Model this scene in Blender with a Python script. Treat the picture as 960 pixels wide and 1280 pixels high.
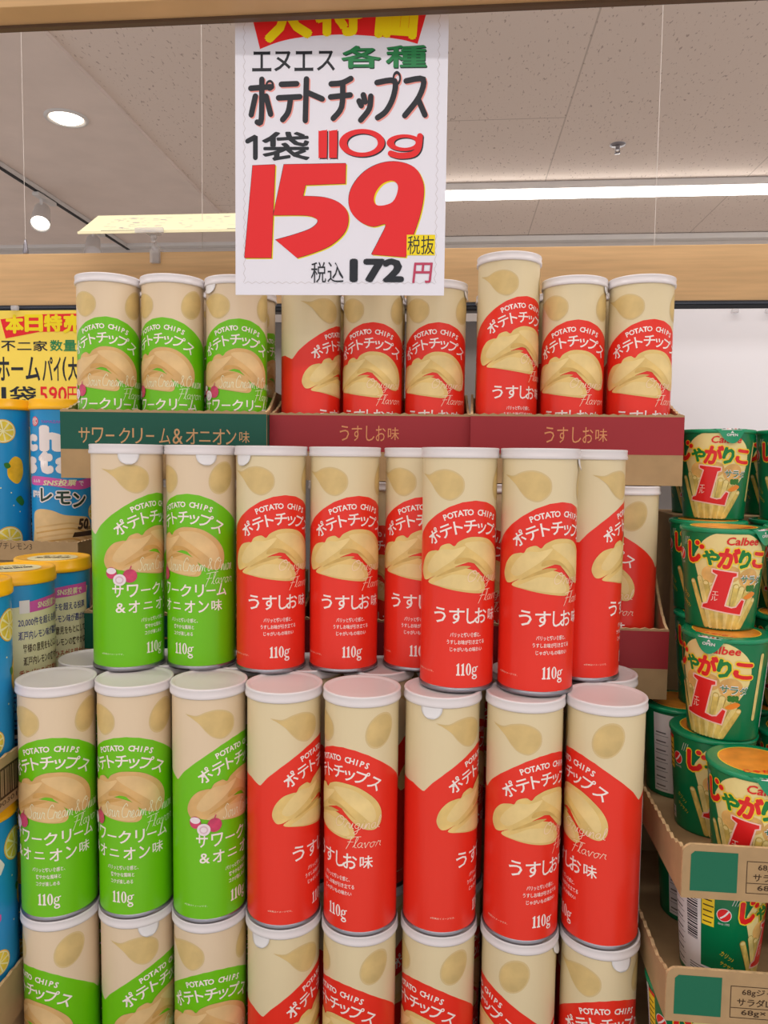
import bpy, bmesh, math, random
from math import pi, sin, cos, tan, radians, degrees, atan, atan2, asin, sqrt
from mathutils import Vector, Matrix
from mathutils.geometry import tessellate_polygon

random.seed(7)
S = bpy.context.scene
COL = S.collection
for o in list(bpy.data.objects):
    bpy.data.objects.remove(o)

# ------------------------------------------------------------------ camera
CZ = 1.45                        # camera height above the shop floor
F_PX, HORIZON = 945.0, 572.0     # focal length in pixels of the 960x1280 frame
PITCH = atan((640 - HORIZON) / F_PX)
YAW, ROLL = radians(5.4), radians(0.7)
CAM_M = Matrix.Rotation(YAW, 3, 'Z') @ Matrix.Rotation(pi / 2 - PITCH, 3, 'X') @ Matrix.Rotation(ROLL, 3, 'Z')
cam_data = bpy.data.cameras.new('camera')
cam_data.sensor_fit = 'VERTICAL'
cam_data.sensor_height = 24.0
cam_data.lens = 24.0 * F_PX / 1280.0
cam_data.clip_start = 0.02
cam = bpy.data.objects.new('camera', cam_data)
COL.objects.link(cam)
cam.matrix_world = Matrix.Translation((0, 0, CZ)) @ CAM_M.to_4x4()
S.camera = cam

# ------------------------------------------------------------------ world, exposure, lights
def srgb(c):
    out = []
    for v in c:
        v /= 255.0
        out.append(v / 12.92 if v <= 0.04045 else ((v + 0.055) / 1.055) ** 2.4)
    return tuple(out) + (1.0,)

S.view_settings.view_transform = 'Standard'
S.view_settings.look = 'None'
S.view_settings.gamma = 1.0
S.view_settings.exposure = 0.0
S.view_settings.use_curve_mapping = False
world = bpy.data.worlds.new('world')
S.world = world
world.use_nodes = True
bg = world.node_tree.nodes['Background']
bg.inputs['Color'].default_value = srgb((246, 248, 255))
bg.inputs['Strength'].default_value = 0.86

def area(name, loc, sx, sy, power, rot=(0, 0, 0), col=(255, 251, 249)):
    l = bpy.data.lights.new(name, 'AREA')
    l.shape = 'RECTANGLE'
    l.size, l.size_y = sx, sy
    l.energy = power
    l.color = srgb(col)[:3]
    o = bpy.data.objects.new(name, l)
    o.location = loc
    o.rotation_euler = rot
    COL.objects.link(o)
    return o
# unseen rows of ceiling lights assumed from the one in view; one is added
area('unseen_light_row', (0.0, -0.95, 2.70), 4.2, 0.16, 28)
area('unseen_light_row', (0.0, 0.75, 2.70), 4.2, 0.16, 22)  # added row, placed to brighten the white sheet and strengthen contrast on the cans
area('unseen_light_row', (0.0, -3.40, 2.70), 4.2, 0.16, 28)

# ------------------------------------------------------------------ pixel helpers (measuring only)
def ray(px, py):
    return CAM_M @ Vector(((px - 480) / F_PX, (640 - py) / F_PX, -1.0))
def on_y(px, py, Y):
    d = ray(px, py)
    return d * (Y / d.y) + Vector((0, 0, CZ))
def on_z(px, py, z):
    d = ray(px, py)
    return d * (z / d.z) + Vector((0, 0, CZ))      # z relative to the eye
def at_depth(px, depth, z):
    xc = (px - 480) / F_PX * depth
    # yc so that world height equals z
    a = CAM_M @ Vector((xc, 0, -depth))
    u = CAM_M @ Vector((0, 1, 0))
    yc = (z - a.z) / u.z
    return a + u * yc + Vector((0, 0, CZ))

# ------------------------------------------------------------------ materials
MATS = {}
def mat(name, col, rough=0.5, spec=0.4, metal=0.0, noise=None, emit=None, alpha=None, trans=0.0, coat=0.0):
    """noise = (scale, amount, (sx,sy,sz)) mixes a lighter / darker colour in"""
    if name in MATS:
        return MATS[name]
    m = bpy.data.materials.new(name)
    m.use_nodes = True
    nt = m.node_tree
    b = nt.nodes['Principled BSDF']
    b.inputs['Base Color'].default_value = srgb(col)
    b.inputs['Roughness'].default_value = rough
    b.inputs['Specular IOR Level'].default_value = spec
    b.inputs['Metallic'].default_value = metal
    b.inputs['Coat Weight'].default_value = coat
    b.inputs['Coat Roughness'].default_value = 0.12
    b.inputs['Transmission Weight'].default_value = trans
    if alpha is not None:
        b.inputs['Alpha'].default_value = alpha
    if emit:
        b.inputs['Emission Color'].default_value = srgb(emit[0])
        b.inputs['Emission Strength'].default_value = emit[1]
    if noise:
        sc, amt, st = noise
        tc = nt.nodes.new('ShaderNodeTexCoord')
        mp = nt.nodes.new('ShaderNodeMapping')
        mp.inputs['Scale'].default_value = st
        nz = nt.nodes.new('ShaderNodeTexNoise')
        nz.inputs['Scale'].default_value = sc
        nz.inputs['Detail'].default_value = 5
        rp = nt.nodes.new('ShaderNodeValToRGB')
        lo = tuple(max(0, c * (1 - amt)) for c in col)
        hi = tuple(min(255, c * (1 + amt * 0.8)) for c in col)
        rp.color_ramp.elements[0].color = srgb(lo)
        rp.color_ramp.elements[0].position = 0.3
        rp.color_ramp.elements[1].color = srgb(hi)
        rp.color_ramp.elements[1].position = 0.7
        nt.links.new(tc.outputs['Object'], mp.inputs['Vector'])
        nt.links.new(mp.outputs['Vector'], nz.inputs['Vector'])
        nt.links.new(nz.outputs['Fac'], rp.inputs['Fac'])
        nt.links.new(rp.outputs['Color'], b.inputs['Base Color'])
    MATS[name] = m
    return m

CREAM = mat('can_cream', (228, 211, 170), 0.33, 0.4)
CREAMG = mat('can_cream_pink', (228, 206, 174), 0.33, 0.4)
RED = mat('can_red', (236, 50, 32), 0.30, 0.4)
GREEN = mat('can_green', (112, 196, 14), 0.30, 0.4)
INKW = mat('ink_white', (250, 236, 228), 0.4, 0.3)
INKWS = mat('ink_white_small', (250, 222, 196), 0.4, 0.3)
INKGS = mat('ink_white_small_green', (238, 240, 206), 0.4, 0.3)
CHIP = mat('chip_print', (228, 196, 122), 0.4, 0.3, noise=(55, 0.06, (1, 1, 1)))
CHIPL = mat('chip_print_light', (236, 209, 143), 0.4, 0.3, noise=(45, 0.05, (1, 1, 1)))
CHIPD = mat('chip_print_dark', (213, 176, 100), 0.4, 0.3, noise=(45, 0.07, (1, 1, 1)))
CHIPG = mat('chip_print_tan', (217, 175, 114), 0.4, 0.3, noise=(55, 0.06, (1, 1, 1)))
CHIPGL = mat('chip_print_tan_light', (227, 192, 136), 0.4, 0.3, noise=(45, 0.05, (1, 1, 1)))
CHIPGD = mat('chip_print_tan_dark', (209, 162, 92), 0.4, 0.3, noise=(45, 0.07, (1, 1, 1)))
POTATO = mat('potato_print', (216, 188, 126), 0.4, 0.3, noise=(40, 0.07, (1, 1, 1)))
POTATOD = mat('potato_print_edge', (216, 192, 140), 0.4, 0.3)
PINK = mat('onion_pink', (205, 70, 105), 0.4, 0.3, noise=(90, 0.15, (1, 1, 1)))
ONIONW = mat('onion_white', (240, 225, 228), 0.4, 0.3)
LIDM = mat('lid_plastic', (226, 220, 220), 0.28, 0.5)
TABM = mat('tab_foil', (230, 228, 228), 0.3, 0.5)
STEEL = mat('steel_rim', (150, 148, 155), 0.32, 0.5, metal=0.9)
BARW = mat('print_white', (235, 230, 226), 0.5, 0.3)
BLACK = mat('print_black', (30, 30, 34), 0.5, 0.3)
KRAFT = mat('kraft', (176, 146, 106), 0.75, 0.2, noise=(60, 0.03, (1, 1, 1)))
KRAFTIN = mat('kraft_torn', (196, 168, 126), 0.85, 0.1, noise=(200, 0.10, (1, 1, 1)))
BOXRED = mat('box_red', (158, 40, 46), 0.5, 0.35)
BOXGRN = mat('box_green', (13, 84, 66), 0.5, 0.35)
BOXTXT = mat('box_text_tan', (206, 160, 112), 0.6, 0.3)
BOXTXTR = mat('box_text_tan_red', (222, 150, 100), 0.6, 0.3)
WOOD = mat('wood_light', (212, 172, 122), 0.5, 0.3, noise=(7, 0.05, (1.2, 1, 22)))
WOODE = mat('wood_edge', (190, 150, 100), 0.5, 0.3, noise=(7, 0.12, (1.2, 12, 22)))
RAIL = mat('rail_black', (24, 24, 30), 0.35, 0.5)
PAPER = mat('sign_paper', (240, 239, 248), 0.42, 0.35)
PAPERB = mat('sheet_white', (247, 244, 246), 0.6, 0.3, noise=(3, 0.015, (1, 1, 1)))
SRED = mat('sign_red', (238, 34, 38), 0.42, 0.35)
SYEL = mat('sign_yellow', (252, 226, 14), 0.42, 0.35)
SBLK = mat('sign_black', (32, 36, 44), 0.42, 0.35)
SGRN = mat('sign_green', (40, 136, 78), 0.42, 0.35)
SGRND = mat('sign_green_dark', (20, 60, 44), 0.42, 0.35)
SPINK = mat('sign_shadow_pink', (246, 160, 150), 0.42, 0.35)
SPUR = mat('sign_crimson', (196, 66, 98), 0.42, 0.35)
SGREY = mat('sign_border_grey', (214, 208, 212), 0.5, 0.3)
YPAP = mat('sign_paper_yellow', (255, 224, 92), 0.5, 0.3)
YPAPL = mat('card_yellow', (255, 248, 205), 0.6, 0.3)
CLEAR = mat('clear_plastic', (240, 236, 236), 0.1, 0.5, trans=0.25, alpha=.55)
WHITEP = mat('white_painted', (225, 220, 216), 0.45, 0.4)
WIREM = mat('wire', (205, 195, 186), 0.4, 0.4)
CUPG = mat('cup_green', (0, 118, 70), 0.28, 0.45)
CUPCREAM = mat('cup_cream', (238, 218, 146), 0.3, 0.4)
CUPRED = mat('cup_red', (226, 34, 34), 0.3, 0.4)
CUPGRN = mat('cup_letter_green', (20, 128, 56), 0.3, 0.4)
CUPYEL = mat('cup_yellow', (250, 214, 50), 0.3, 0.4)
CUPPINK = mat('cup_pale_pink', (248, 206, 190), 0.3, 0.4)
STICK = mat('stick_print', (216, 190, 98), 0.35, 0.4, noise=(180, 0.14, (1, 1, .5)))
STICKL = mat('stick_print_light', (230, 210, 130), 0.35, 0.4, noise=(180, 0.12, (1, 1, .5)))
STICKD = mat('stick_print_dark', (168, 140, 62), 0.35, 0.4)
POTB = mat('potato_orange', (232, 182, 104), 0.35, 0.4, noise=(60, 0.14, (1, 1, 1)))
CARROT = mat('carrot', (238, 140, 40), 0.35, 0.4)
LEAF = mat('leaf_print', (52, 120, 40), 0.35, 0.4)
FOILG = mat('foil_green', (10, 140, 92), 0.22, 0.5)
FOILO = mat('foil_orange', (236, 150, 50), 0.25, 0.5, noise=(60, 0.10, (1, 1, 1)))
CSBLUE = mat('chip_star_blue', (30, 146, 206), 0.3, 0.45)
CSBLUED = mat('chip_star_ink_blue', (14, 70, 128), 0.35, 0.4)
CSYEL = mat('cap_yellow', (250, 186, 14), 0.32, 0.45)
CSWH = mat('cs_white', (240, 228, 224), 0.35, 0.4)
CSMAG = mat('cs_magenta', (214, 88, 168), 0.35, 0.4)
CSNOTE = mat('cs_note_cream', (232, 224, 178), 0.4, 0.4)
LEMON = mat('lemon', (246, 188, 36), 0.35, 0.4, noise=(80, 0.08, (1, 1, 1)))
LEMONC = mat('lemon_flesh', (232, 206, 70), 0.35, 0.4, noise=(90, 0.1, (1, 1, 1)))
LEMONP = mat('lemon_pith', (244, 234, 178), 0.35, 0.4)
BROWNI = mat('ink_brown', (66, 46, 28), 0.4, 0.3)
GREYM = mat('panel_grey', (120, 116, 112), 0.6, 0.3)
DARKM = mat('deck_dark', (70, 66, 64), 0.6, 0.3)

# ceiling: rock-wool tile with short dark fissures and tile joints
def ceiling_mat():
    m = bpy.data.materials.new('ceiling_tile'); m.use_nodes = True
    nt = m.node_tree; b = nt.nodes['Principled BSDF']
    b.inputs['Roughness'].default_value = 0.9
    b.inputs['Specular IOR Level'].default_value = 0.1
    tc = nt.nodes.new('ShaderNodeTexCoord')
    mp = nt.nodes.new('ShaderNodeMapping'); mp.inputs['Scale'].default_value = (120, 42, 1)
    vo = nt.nodes.new('ShaderNodeTexNoise'); vo.inputs['Scale'].default_value = 1.0; vo.inputs['Detail'].default_value = 2.0
    rp = nt.nodes.new('ShaderNodeValToRGB')
    rp.color_ramp.elements[0].position = 0.29; rp.color_ramp.elements[0].color = srgb((196, 176, 165))
    rp.color_ramp.elements[1].position = 0.36; rp.color_ramp.elements[1].color = srgb((240, 224, 213))
    br = nt.nodes.new('ShaderNodeTexBrick')
    br.offset = 0.5
    br.inputs['Color1'].default_value = (1, 1, 1, 1); br.inputs['Color2'].default_value = (1, 1, 1, 1)
    br.inputs['Mortar'].default_value = (0.74, 0.72, 0.70, 1)
    br.inputs['Scale'].default_value = 1.0
    br.inputs['Mortar Size'].default_value = 0.003
    br.inputs['Brick Width'].default_value = 1.82; br.inputs['Row Height'].default_value = 0.91
    mp2 = nt.nodes.new('ShaderNodeMapping'); mp2.inputs['Rotation'].default_value = (0, 0, pi / 2)
    mp2.inputs['Location'].default_value = (0.3, 0.52, 0)
    mx = nt.nodes.new('ShaderNodeMixRGB'); mx.blend_type = 'MULTIPLY'; mx.inputs['Fac'].default_value = 1
    nt.links.new(tc.outputs['Object'], mp.inputs['Vector']); nt.links.new(mp.outputs['Vector'], vo.inputs['Vector'])
    nt.links.new(tc.outputs['Object'], mp2.inputs['Vector']); nt.links.new(mp2.outputs['Vector'], br.inputs['Vector'])
    nt.links.new(vo.outputs['Fac'], rp.inputs['Fac'])
    nt.links.new(rp.outputs['Color'], mx.inputs['Color1']); nt.links.new(br.outputs['Color'], mx.inputs['Color2'])
    nt.links.new(mx.outputs['Color'], b.inputs['Base Color'])
    return m
CEIL = ceiling_mat()
SOFFIT = mat('soffit_plaster', (240, 224, 214), 0.9, 0.1, noise=(6, 0.02, (1, 1, 1)))
WALLM = mat('far_wall', (214, 204, 196), 0.8, 0.2, noise=(2, 0.02, (1, 1, 1)))
FLOORM = mat('floor_vinyl', (226, 218, 208), 0.4, 0.3, noise=(3, 0.05, (1, 1, 1)))

# ------------------------------------------------------------------ object helpers
def tag(o, label, cat, group=None):
    o['label'] = label
    o['category'] = cat
    if group:
        o['group'] = group
    return o
def empty(name, loc, rz=0.0):
    o = bpy.data.objects.new(name, None)
    o.empty_display_size = 0.02
    o.location = loc
    o.rotation_euler = (0, 0, rz)
    COL.objects.link(o)
    return o
def link_mesh(name, me, parent=None):
    o = bpy.data.objects.new(name, me)
    COL.objects.link(o)
    if parent:
        o.parent = parent
    return o
def bm_obj(name, bm, mats, parent=None, smooth=False):
    me = bpy.data.meshes.new(name)
    bm.to_mesh(me); bm.free()
    for m in (mats if isinstance(mats, (list, tuple)) else [mats]):
        me.materials.append(m)
    if smooth:
        for p in me.polygons:
            p.use_smooth = True
    return link_mesh(name, me, parent)
def box(bm, c, s, mi=0, bevel=0.0, rot=None):
    g = bmesh.ops.create_cube(bm, size=1.0)
    vs = g['verts']
    for v in vs:
        v.co = Vector((v.co.x * s[0], v.co.y * s[1], v.co.z * s[2]))
    if bevel:
        es = list({e for v in vs for e in v.link_edges})
        r = bmesh.ops.bevel(bm, geom=es, offset=bevel, segments=2, affect='EDGES', profile=0.6)
        vs = list({v for f in r['faces'] for v in f.verts} | {v for v in vs if v.is_valid})
    if rot is not None:
        for v in vs:
            v.co = rot @ v.co
    for v in vs:
        v.co += Vector(c)
    for f in {f for v in vs for f in v.link_faces}:
        f.material_index = mi
def lathe(bm, prof, n=64, mi=0, center=(0, 0), closed=False):
    rings = []
    for r, z in prof:
        if r < 1e-6:
            rings.append([bm.verts.new((center[0], center[1], z))])
        else:
            rings.append([bm.verts.new((center[0] + r * cos(2 * pi * i / n), center[1] + r * sin(2 * pi * i / n), z)) for i in range(n)])
    fs = []
    for a, b in zip(rings[:-1], rings[1:]):
        for i in range(n):
            j = (i + 1) % n
            if len(a) == 1 and len(b) == 1:
                continue
            if len(a) == 1:
                fs.append(bm.faces.new((a[0], b[j], b[i])))
            elif len(b) == 1:
                fs.append(bm.faces.new((a[i], a[j], b[0])))
            else:
                fs.append(bm.faces.new((a[i], a[j], b[j], b[i])))
    for f in fs:
        f.material_index = mi
        f.smooth = True
def tube(bm, pts, r, n=8, mi=0):
    pts = [Vector(p) for p in pts]
    rings = []
    for k, p in enumerate(pts):
        d = (pts[min(k + 1, len(pts) - 1)] - pts[max(k - 1, 0)]).normalized()
        a = d.orthogonal().normalized()
        b = d.cross(a)
        rings.append([bm.verts.new(p + (a * cos(2 * pi * i / n) + b * sin(2 * pi * i / n)) * r) for i in range(n)])
    for A, B in zip(rings[:-1], rings[1:]):
        # align ring start
        off = min(range(n), key=lambda s: (A[0].co - B[s].co).length)
        for i in range(n):
            f = bm.faces.new((A[i], A[(i + 1) % n], B[(i + 1 + off) % n], B[(i + off) % n]))
            f.material_index = mi; f.smooth = True
    for R_ in (rings[0], list(reversed(rings[-1]))):
        try:
            f = bm.faces.new(R_); f.material_index = mi
        except ValueError:
            pass
def copy_tree(o, parent=None):
    c = o.copy()
    COL.objects.link(c)
    c.parent = parent
    for ch in [x for x in KIDS.get(o.name, [])]:
        copy_tree(ch, c)
    return c
KIDS = {}
def register(root):
    """remember a prototype's children so that copies need no scene scan"""
    for o in bpy.data.objects:
        if o.parent:
            KIDS.setdefault(o.parent.name, [])
            if o not in KIDS[o.parent.name]:
                KIDS[o.parent.name].append(o)

# ------------------------------------------------------------------ flat print art
def smooth_closed(pts, n=5):
    out = []
    N = len(pts)
    for i in range(N):
        p0, p1, p2, p3 = (pts[(i + k - 1) % N] for k in range(4))
        for s in range(n):
            t = s / n
            out.append(tuple(0.5 * ((2 * p1[a]) + (-p0[a] + p2[a]) * t + (2 * p0[a] - 5 * p1[a] + 4 * p2[a] - p3[a]) * t * t + (-p0[a] + 3 * p1[a] - 3 * p2[a] + p3[a]) * t ** 3) for a in (0, 1)))
    return out
def smooth_open(pts, n=5):
    if len(pts) < 3:
        return list(pts)
    q = [pts[0]] + list(pts) + [pts[-1]]
    out = []
    for i in range(1, len(q) - 2):
        p0, p1, p2, p3 = q[i - 1:i + 3]
        for s in range(n):
            t = s / n
            out.append(tuple(0.5 * ((2 * p1[a]) + (-p0[a] + p2[a]) * t + (2 * p0[a] - 5 * p1[a] + 4 * p2[a] - p3[a]) * t * t + (-p0[a] + 3 * p1[a] - 3 * p2[a] + p3[a]) * t ** 3) for a in (0, 1)))
    out.append(tuple(pts[-1]))
    return out
_tc = {}
def glyphs(s, w=0.0, res=2):
    """outline of a string as flat triangles, from the built-in typeface"""
    k = (s, w, res)
    if k not in _tc:
        c = bpy.data.curves.new('text', 'FONT')
        c.body = s
        c.offset = w
        c.resolution_u = res
        c.fill_mode = 'FRONT'
        o = bpy.data.objects.new('text', c)
        COL.objects.link(o)
        me = bpy.data.meshes.new_from_object(o)
        vs = [(v.co.x, v.co.y) for v in me.vertices]
        fs = [tuple(p.vertices) for p in me.polygons]
        bpy.data.objects.remove(o); bpy.data.curves.remove(c); bpy.data.meshes.remove(me)
        _tc[k] = (vs, fs)
    return _tc[k]
class Art:
    def __init__(self):
        self.items = []
        self.mats = []
    def mi(self, m):
        if m not in self.mats:
            self.mats.append(m)
        return self.mats.index(m)
    def raw(self, vs, fs, m, layer):
        self.items.append((vs, fs, self.mi(m), layer + (len(self.items) % 14) * .055))
    def poly(self, pts, m, layer, smooth=0, holes=()):
        if smooth:
            pts = smooth_closed(pts, smooth)
        loops = [pts] + [h for h in holes]
        flat = [p for l in loops for p in l]
        tri = tessellate_polygon([[Vector((p[0], p[1], 0)) for p in l] for l in loops])
        self.raw(list(flat), [tuple(t) for t in tri], m, layer)
    def rect(self, x0, y0, x1, y1, m, layer):
        self.raw([(x0, y0), (x1, y0), (x1, y1), (x0, y1)], [(0, 1, 2, 3)], m, layer)
    def ell(self, cx, cy, rx, ry, m, layer, rot=0.0, n=28, hole=None):
        f = lambda a, kx, ky: (cx + kx * cos(a) * cos(rot) - ky * sin(a) * sin(rot), cy + kx * cos(a) * sin(rot) + ky * sin(a) * cos(rot))
        pts = [f(2 * pi * i / n, rx, ry) for i in range(n)]
        if hole:
            inn = [f(2 * pi * i / n, rx * hole, ry * hole) for i in range(n)]
            self.raw(pts + inn, [(i, (i + 1) % n, n + (i + 1) % n, n + i) for i in range(n)], m, layer)
        else:
            self.raw(pts, [tuple(range(n))], m, layer)
    def stroke(self, pts, w, m, layer, smooth=0, round_=True):
        if smooth:
            pts = smooth_open(pts, smooth)
        P = [Vector((p[0], p[1])) for p in pts]
        P = [p for i, p in enumerate(P) if i == 0 or (p - P[i - 1]).length > 1e-7]
        if len(P) < 2:
            return
        vs, fs = [], []
        for i, p in enumerate(P):
            d1 = (P[i] - P[i - 1]).normalized() if i else (P[1] - P[0]).normalized()
            d2 = (P[i + 1] - P[i]).normalized() if i < len(P) - 1 else d1
            n1 = Vector((-d1.y, d1.x)); n2 = Vector((-d2.y, d2.x))
            nn = n1 + n2
            nn = n1 if nn.length < 1e-6 else nn.normalized()
            k = 1.0 / max(0.5, nn.dot(n1))
            vs += [tuple(p + nn * w * .5 * k), tuple(p - nn * w * .5 * k)]
        for i in range(len(P) - 1):
            fs.append((2 * i, 2 * i + 1, 2 * i + 3, 2 * i + 2))
        self.raw(vs, fs, m, layer)
        if round_:
            for p in (P[0], P[-1]):
                self.ell(p.x, p.y, w * .5, w * .5, m, layer, n=10)
    def fit(self, s, x0, y0, x1, y1, m, layer, w=0.0, shear=0.0, keep=False, rot=0.0):
        """string scaled so its bounding box fills the given box"""
        heavy = w > .014
        vs, fs = glyphs(s, 0.0 if heavy else w)
        if not vs:
            return
        vs = [(x + shear * y, y) for x, y in vs]
        g = w if heavy else 0.0
        ax, bx_ = min(v[0] for v in vs) - g, max(v[0] for v in vs) + g
        ay, by_ = min(v[1] for v in vs) - g, max(v[1] for v in vs) + g
        kx = (x1 - x0) / max(1e-6, bx_ - ax); ky = (y1 - y0) / max(1e-6, by_ - ay)
        if keep:
            kx = ky = min(kx, ky)
        cx, cy = (x0 + x1) / 2, (y0 + y1) / 2
        cr, sr = cos(rot), sin(rot)
        sh = [(0.0, 0.0)]
        if heavy:
            n_ = 8 if w < .06 else 12
            sh += [(w * cos(2 * pi * i / n_), w * sin(2 * pi * i / n_)) for i in range(n_)]
            if w > .05:
                sh += [(w * .5 * cos(2 * pi * i / 6), w * .5 * sin(2 * pi * i / 6)) for i in range(6)]
        for sx_, sy_ in sh:
            out = []
            for x, y in vs:
                u, v = (x + sx_ - (ax + bx_) / 2) * kx, (y + sy_ - (ay + by_) / 2) * ky
                out.append((cx + u * cr - v * sr, cy + u * sr + v * cr))
            self.raw(out, fs, m, layer)
    def em(self, s, cx, base, em, m, layer, w=0.0, rot=0.0, sx=1.0):
        """string centred at cx on a baseline, with a given em size"""
        vs, fs = glyphs(s, w)
        if not vs:
            return
        ax, bx_ = min(v[0] for v in vs), max(v[0] for v in vs)
        cr, sr = cos(rot), sin(rot)
        out = []
        for x, y in vs:
            u, v = (x - (ax + bx_) / 2) * em * sx, y * em
            out.append((cx + u * cr - v * sr, base + u * sr + v * cr))
        self.raw(out, fs, m, layer)
    def bm(self, fmap, dx=None, eps=0.00012):
        """2-D art -> bmesh; cut along x every dx, then mapped by fmap(x, y, height)"""
        b = bmesh.new()
        for vs, fs, mi, layer in self.items:
            V = [b.verts.new((x, y, layer * eps)) for x, y in vs]
            for f in fs:
                try:
                    fc = b.faces.new([V[i] for i in f])
                    fc.material_index = mi
                except ValueError:
                    pass
        if dx:
            xs = [v.co.x for v in b.verts]
            lo, hi = min(xs), max(xs)
            k = math.floor(lo / dx) + 1
            while k * dx < hi:
                X = k * dx
                es = [e for e in b.edges if (e.verts[0].co.x - X) * (e.verts[1].co.x - X) < -1e-14]
                if es:
                    fs = {f for e in es for f in e.link_faces}
                    vs = {v for f in fs for v in f.verts}
                    ed = {e for f in fs for e in f.edges}
                    bmesh.ops.bisect_plane(b, geom=list(vs) + list(ed) + list(fs), dist=1e-9, plane_co=(X, 0, 0), plane_no=(1, 0, 0))
                k += 1
        for v in b.verts:
            v.co = fmap(v.co.x, v.co.y, v.co.z)
        b.normal_update()
        return b

SCRIPT = {
 'r': (.8, [[(0, 0), (.2, .8), (.28, 1.05), (.42, .85), (.62, .9), (.58, .3), (.8, 0)]]),
 'i': (.5, [[(0, 0), (.2, 1), (.2, .2), (.5, 0)], [(.27, 1.45), (.31, 1.5)]]),
 'g': (.85, [[(.6, .9), (.3, 1), (.05, .5), (.3, .05), (.6, .4), (.6, .95), (.55, -.7), (.3, -1), (.12, -.7), (.85, 0)]]),
 'n': (.85, [[(0, 0), (.15, 1), (.15, .05), (.32, .8), (.5, 1), (.6, .7), (.62, .1), (.85, 0)]]),
 'm': (1.3, [[(0, 0), (.15, 1), (.15, .05), (.32, .8), (.5, 1), (.58, .7), (.6, .05), (.78, .8), (.95, 1), (1.05, .7), (1.08, .1), (1.3, 0)]]),
 'a': (.85, [[(.6, .9), (.3, 1), (.05, .5), (.3, .02), (.55, .4), (.6, .95), (.62, .2), (.85, 0)]]),
 'l': (.5, [[(0, 0), (.35, 1.6), (.3, 2.1), (.15, 1.8), (.2, .2), (.5, 0)]]),
 'v': (.8, [[(0, .7), (.1, 1), (.3, 0), (.55, 1), (.8, .85)]]),
 'o': (.85, [[(.5, 1), (.2, .9), (.05, .5), (.25, 0), (.5, .2), (.6, .7), (.45, 1), (.85, .8)]]),
 'u': (.85, [[(0, .7), (.1, 1), (.1, .2), (.3, 0), (.55, .3), (.6, 1), (.62, .2), (.85, 0)]]),
 'e': (.7, [[(0, .2), (.4, .6), (.42, .95), (.22, 1), (.05, .5), (.25, 0), (.7, .1)]]),
 'O': (1.5, [[(.8, 2.1), (.3, 1.8), (0, 1.0), (.3, .1), (.9, .3), (1.2, 1.2), (.9, 2.0), (.5, 1.8), (.9, 1.45), (1.5, 1.6)]]),
 'F': (1.0, [[(.5, 2.0), (.38, .8), (.15, -.5)], [(-.1, 1.9), (.6, 2.1), (1.7, 2.2)], [(.1, 1.0), (.9, 1.1)]]),
 'S': (1.0, [[(.9, 1.8), (.55, 2.1), (.2, 1.6), (.6, 1), (.7, .4), (.3, 0), (0, .3)]]),
 'C': (1.1, [[(1, 1.7), (.65, 2.1), (.1, 1.2), (.3, .1), (1.1, .15)]]),
 '&': (1.1, [[(1.0, .1), (.2, 1.6), (.4, 2.0), (.6, 1.6), (.1, .6), (.3, 0), (.8, .6)]]),
 ' ': (.35, []),
}
def script_text(art, s, x0, y0, x1, y1, w, m, layer):
    strokes, X = [], 0.0
    for ch in s:
        adv, ss = SCRIPT[ch]
        for st in ss:
            strokes.append([(X + p[0] + .18 * p[1], p[1]) for p in st])
        X += adv
    allp = [p for st in strokes for p in st]
    ax, bx_ = min(p[0] for p in allp), max(p[0] for p in allp)
    ay, by_ = min(p[1] for p in allp), max(p[1] for p in allp)
    for st in strokes:
        q = [(x0 + (p[0] - ax) / (bx_ - ax) * (x1 - x0), y0 + (p[1] - ay) / (by_ - ay) * (y1 - y0)) for p in st]
        art.stroke(q, w, m, layer, smooth=4, round_=False)

def weight_110g(a, x0, y0, x1, y1, m, L):
    """bold serif 110g"""
    W = x1 - x0; H = y1 - y0
    X = lambda u: x0 + W * u
    Y = lambda v: y0 + H * v
    base = 0.26
    def one(u):
        a.poly([(X(u), Y(base)), (X(u + .17), Y(base)), (X(u + .17), Y(base + .06)), (X(u + .13), Y(base + .10)), (X(u + .13), Y(1)), (X(u + .10), Y(1)), (X(u), Y(.88)), (X(u), Y(.84)), (X(u + .045), Y(.86)), (X(u + .045), Y(base + .1)), (X(u), Y(base + .06))], m, L)
    one(0); one(.21)
    def ring(cx, cy, rx, ry, ix, iy):
        n = 24
        o = [(X(cx + rx * cos(2 * pi * i / n)), Y(cy + ry * sin(2 * pi * i / n))) for i in range(n)]
        q = [(X(cx + ix * cos(2 * pi * i / n)), Y(cy + iy * sin(2 * pi * i / n))) for i in range(n)]
        a.raw(o + q, [(i, (i + 1) % n, n + (i + 1) % n, n + i) for i in range(n)], m, L)
    ring(.55, (1 + base) / 2, .125, (1 - base) / 2, .045, (1 - base) / 2 - .05)
    ring(.83, .60, .11, .17, .045, .12)
    ring(.84, .13, .13, .13, .075, .06)
    a.stroke([(X(.74), Y(.46)), (X(.73), Y(.36)), (X(.80), Y(.29)), (X(.92), Y(.25))], W * .055, m, L, smooth=3)
    a.stroke([(X(.90), Y(.72)), (X(.99), Y(.76))], W * .05, m, L)

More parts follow.
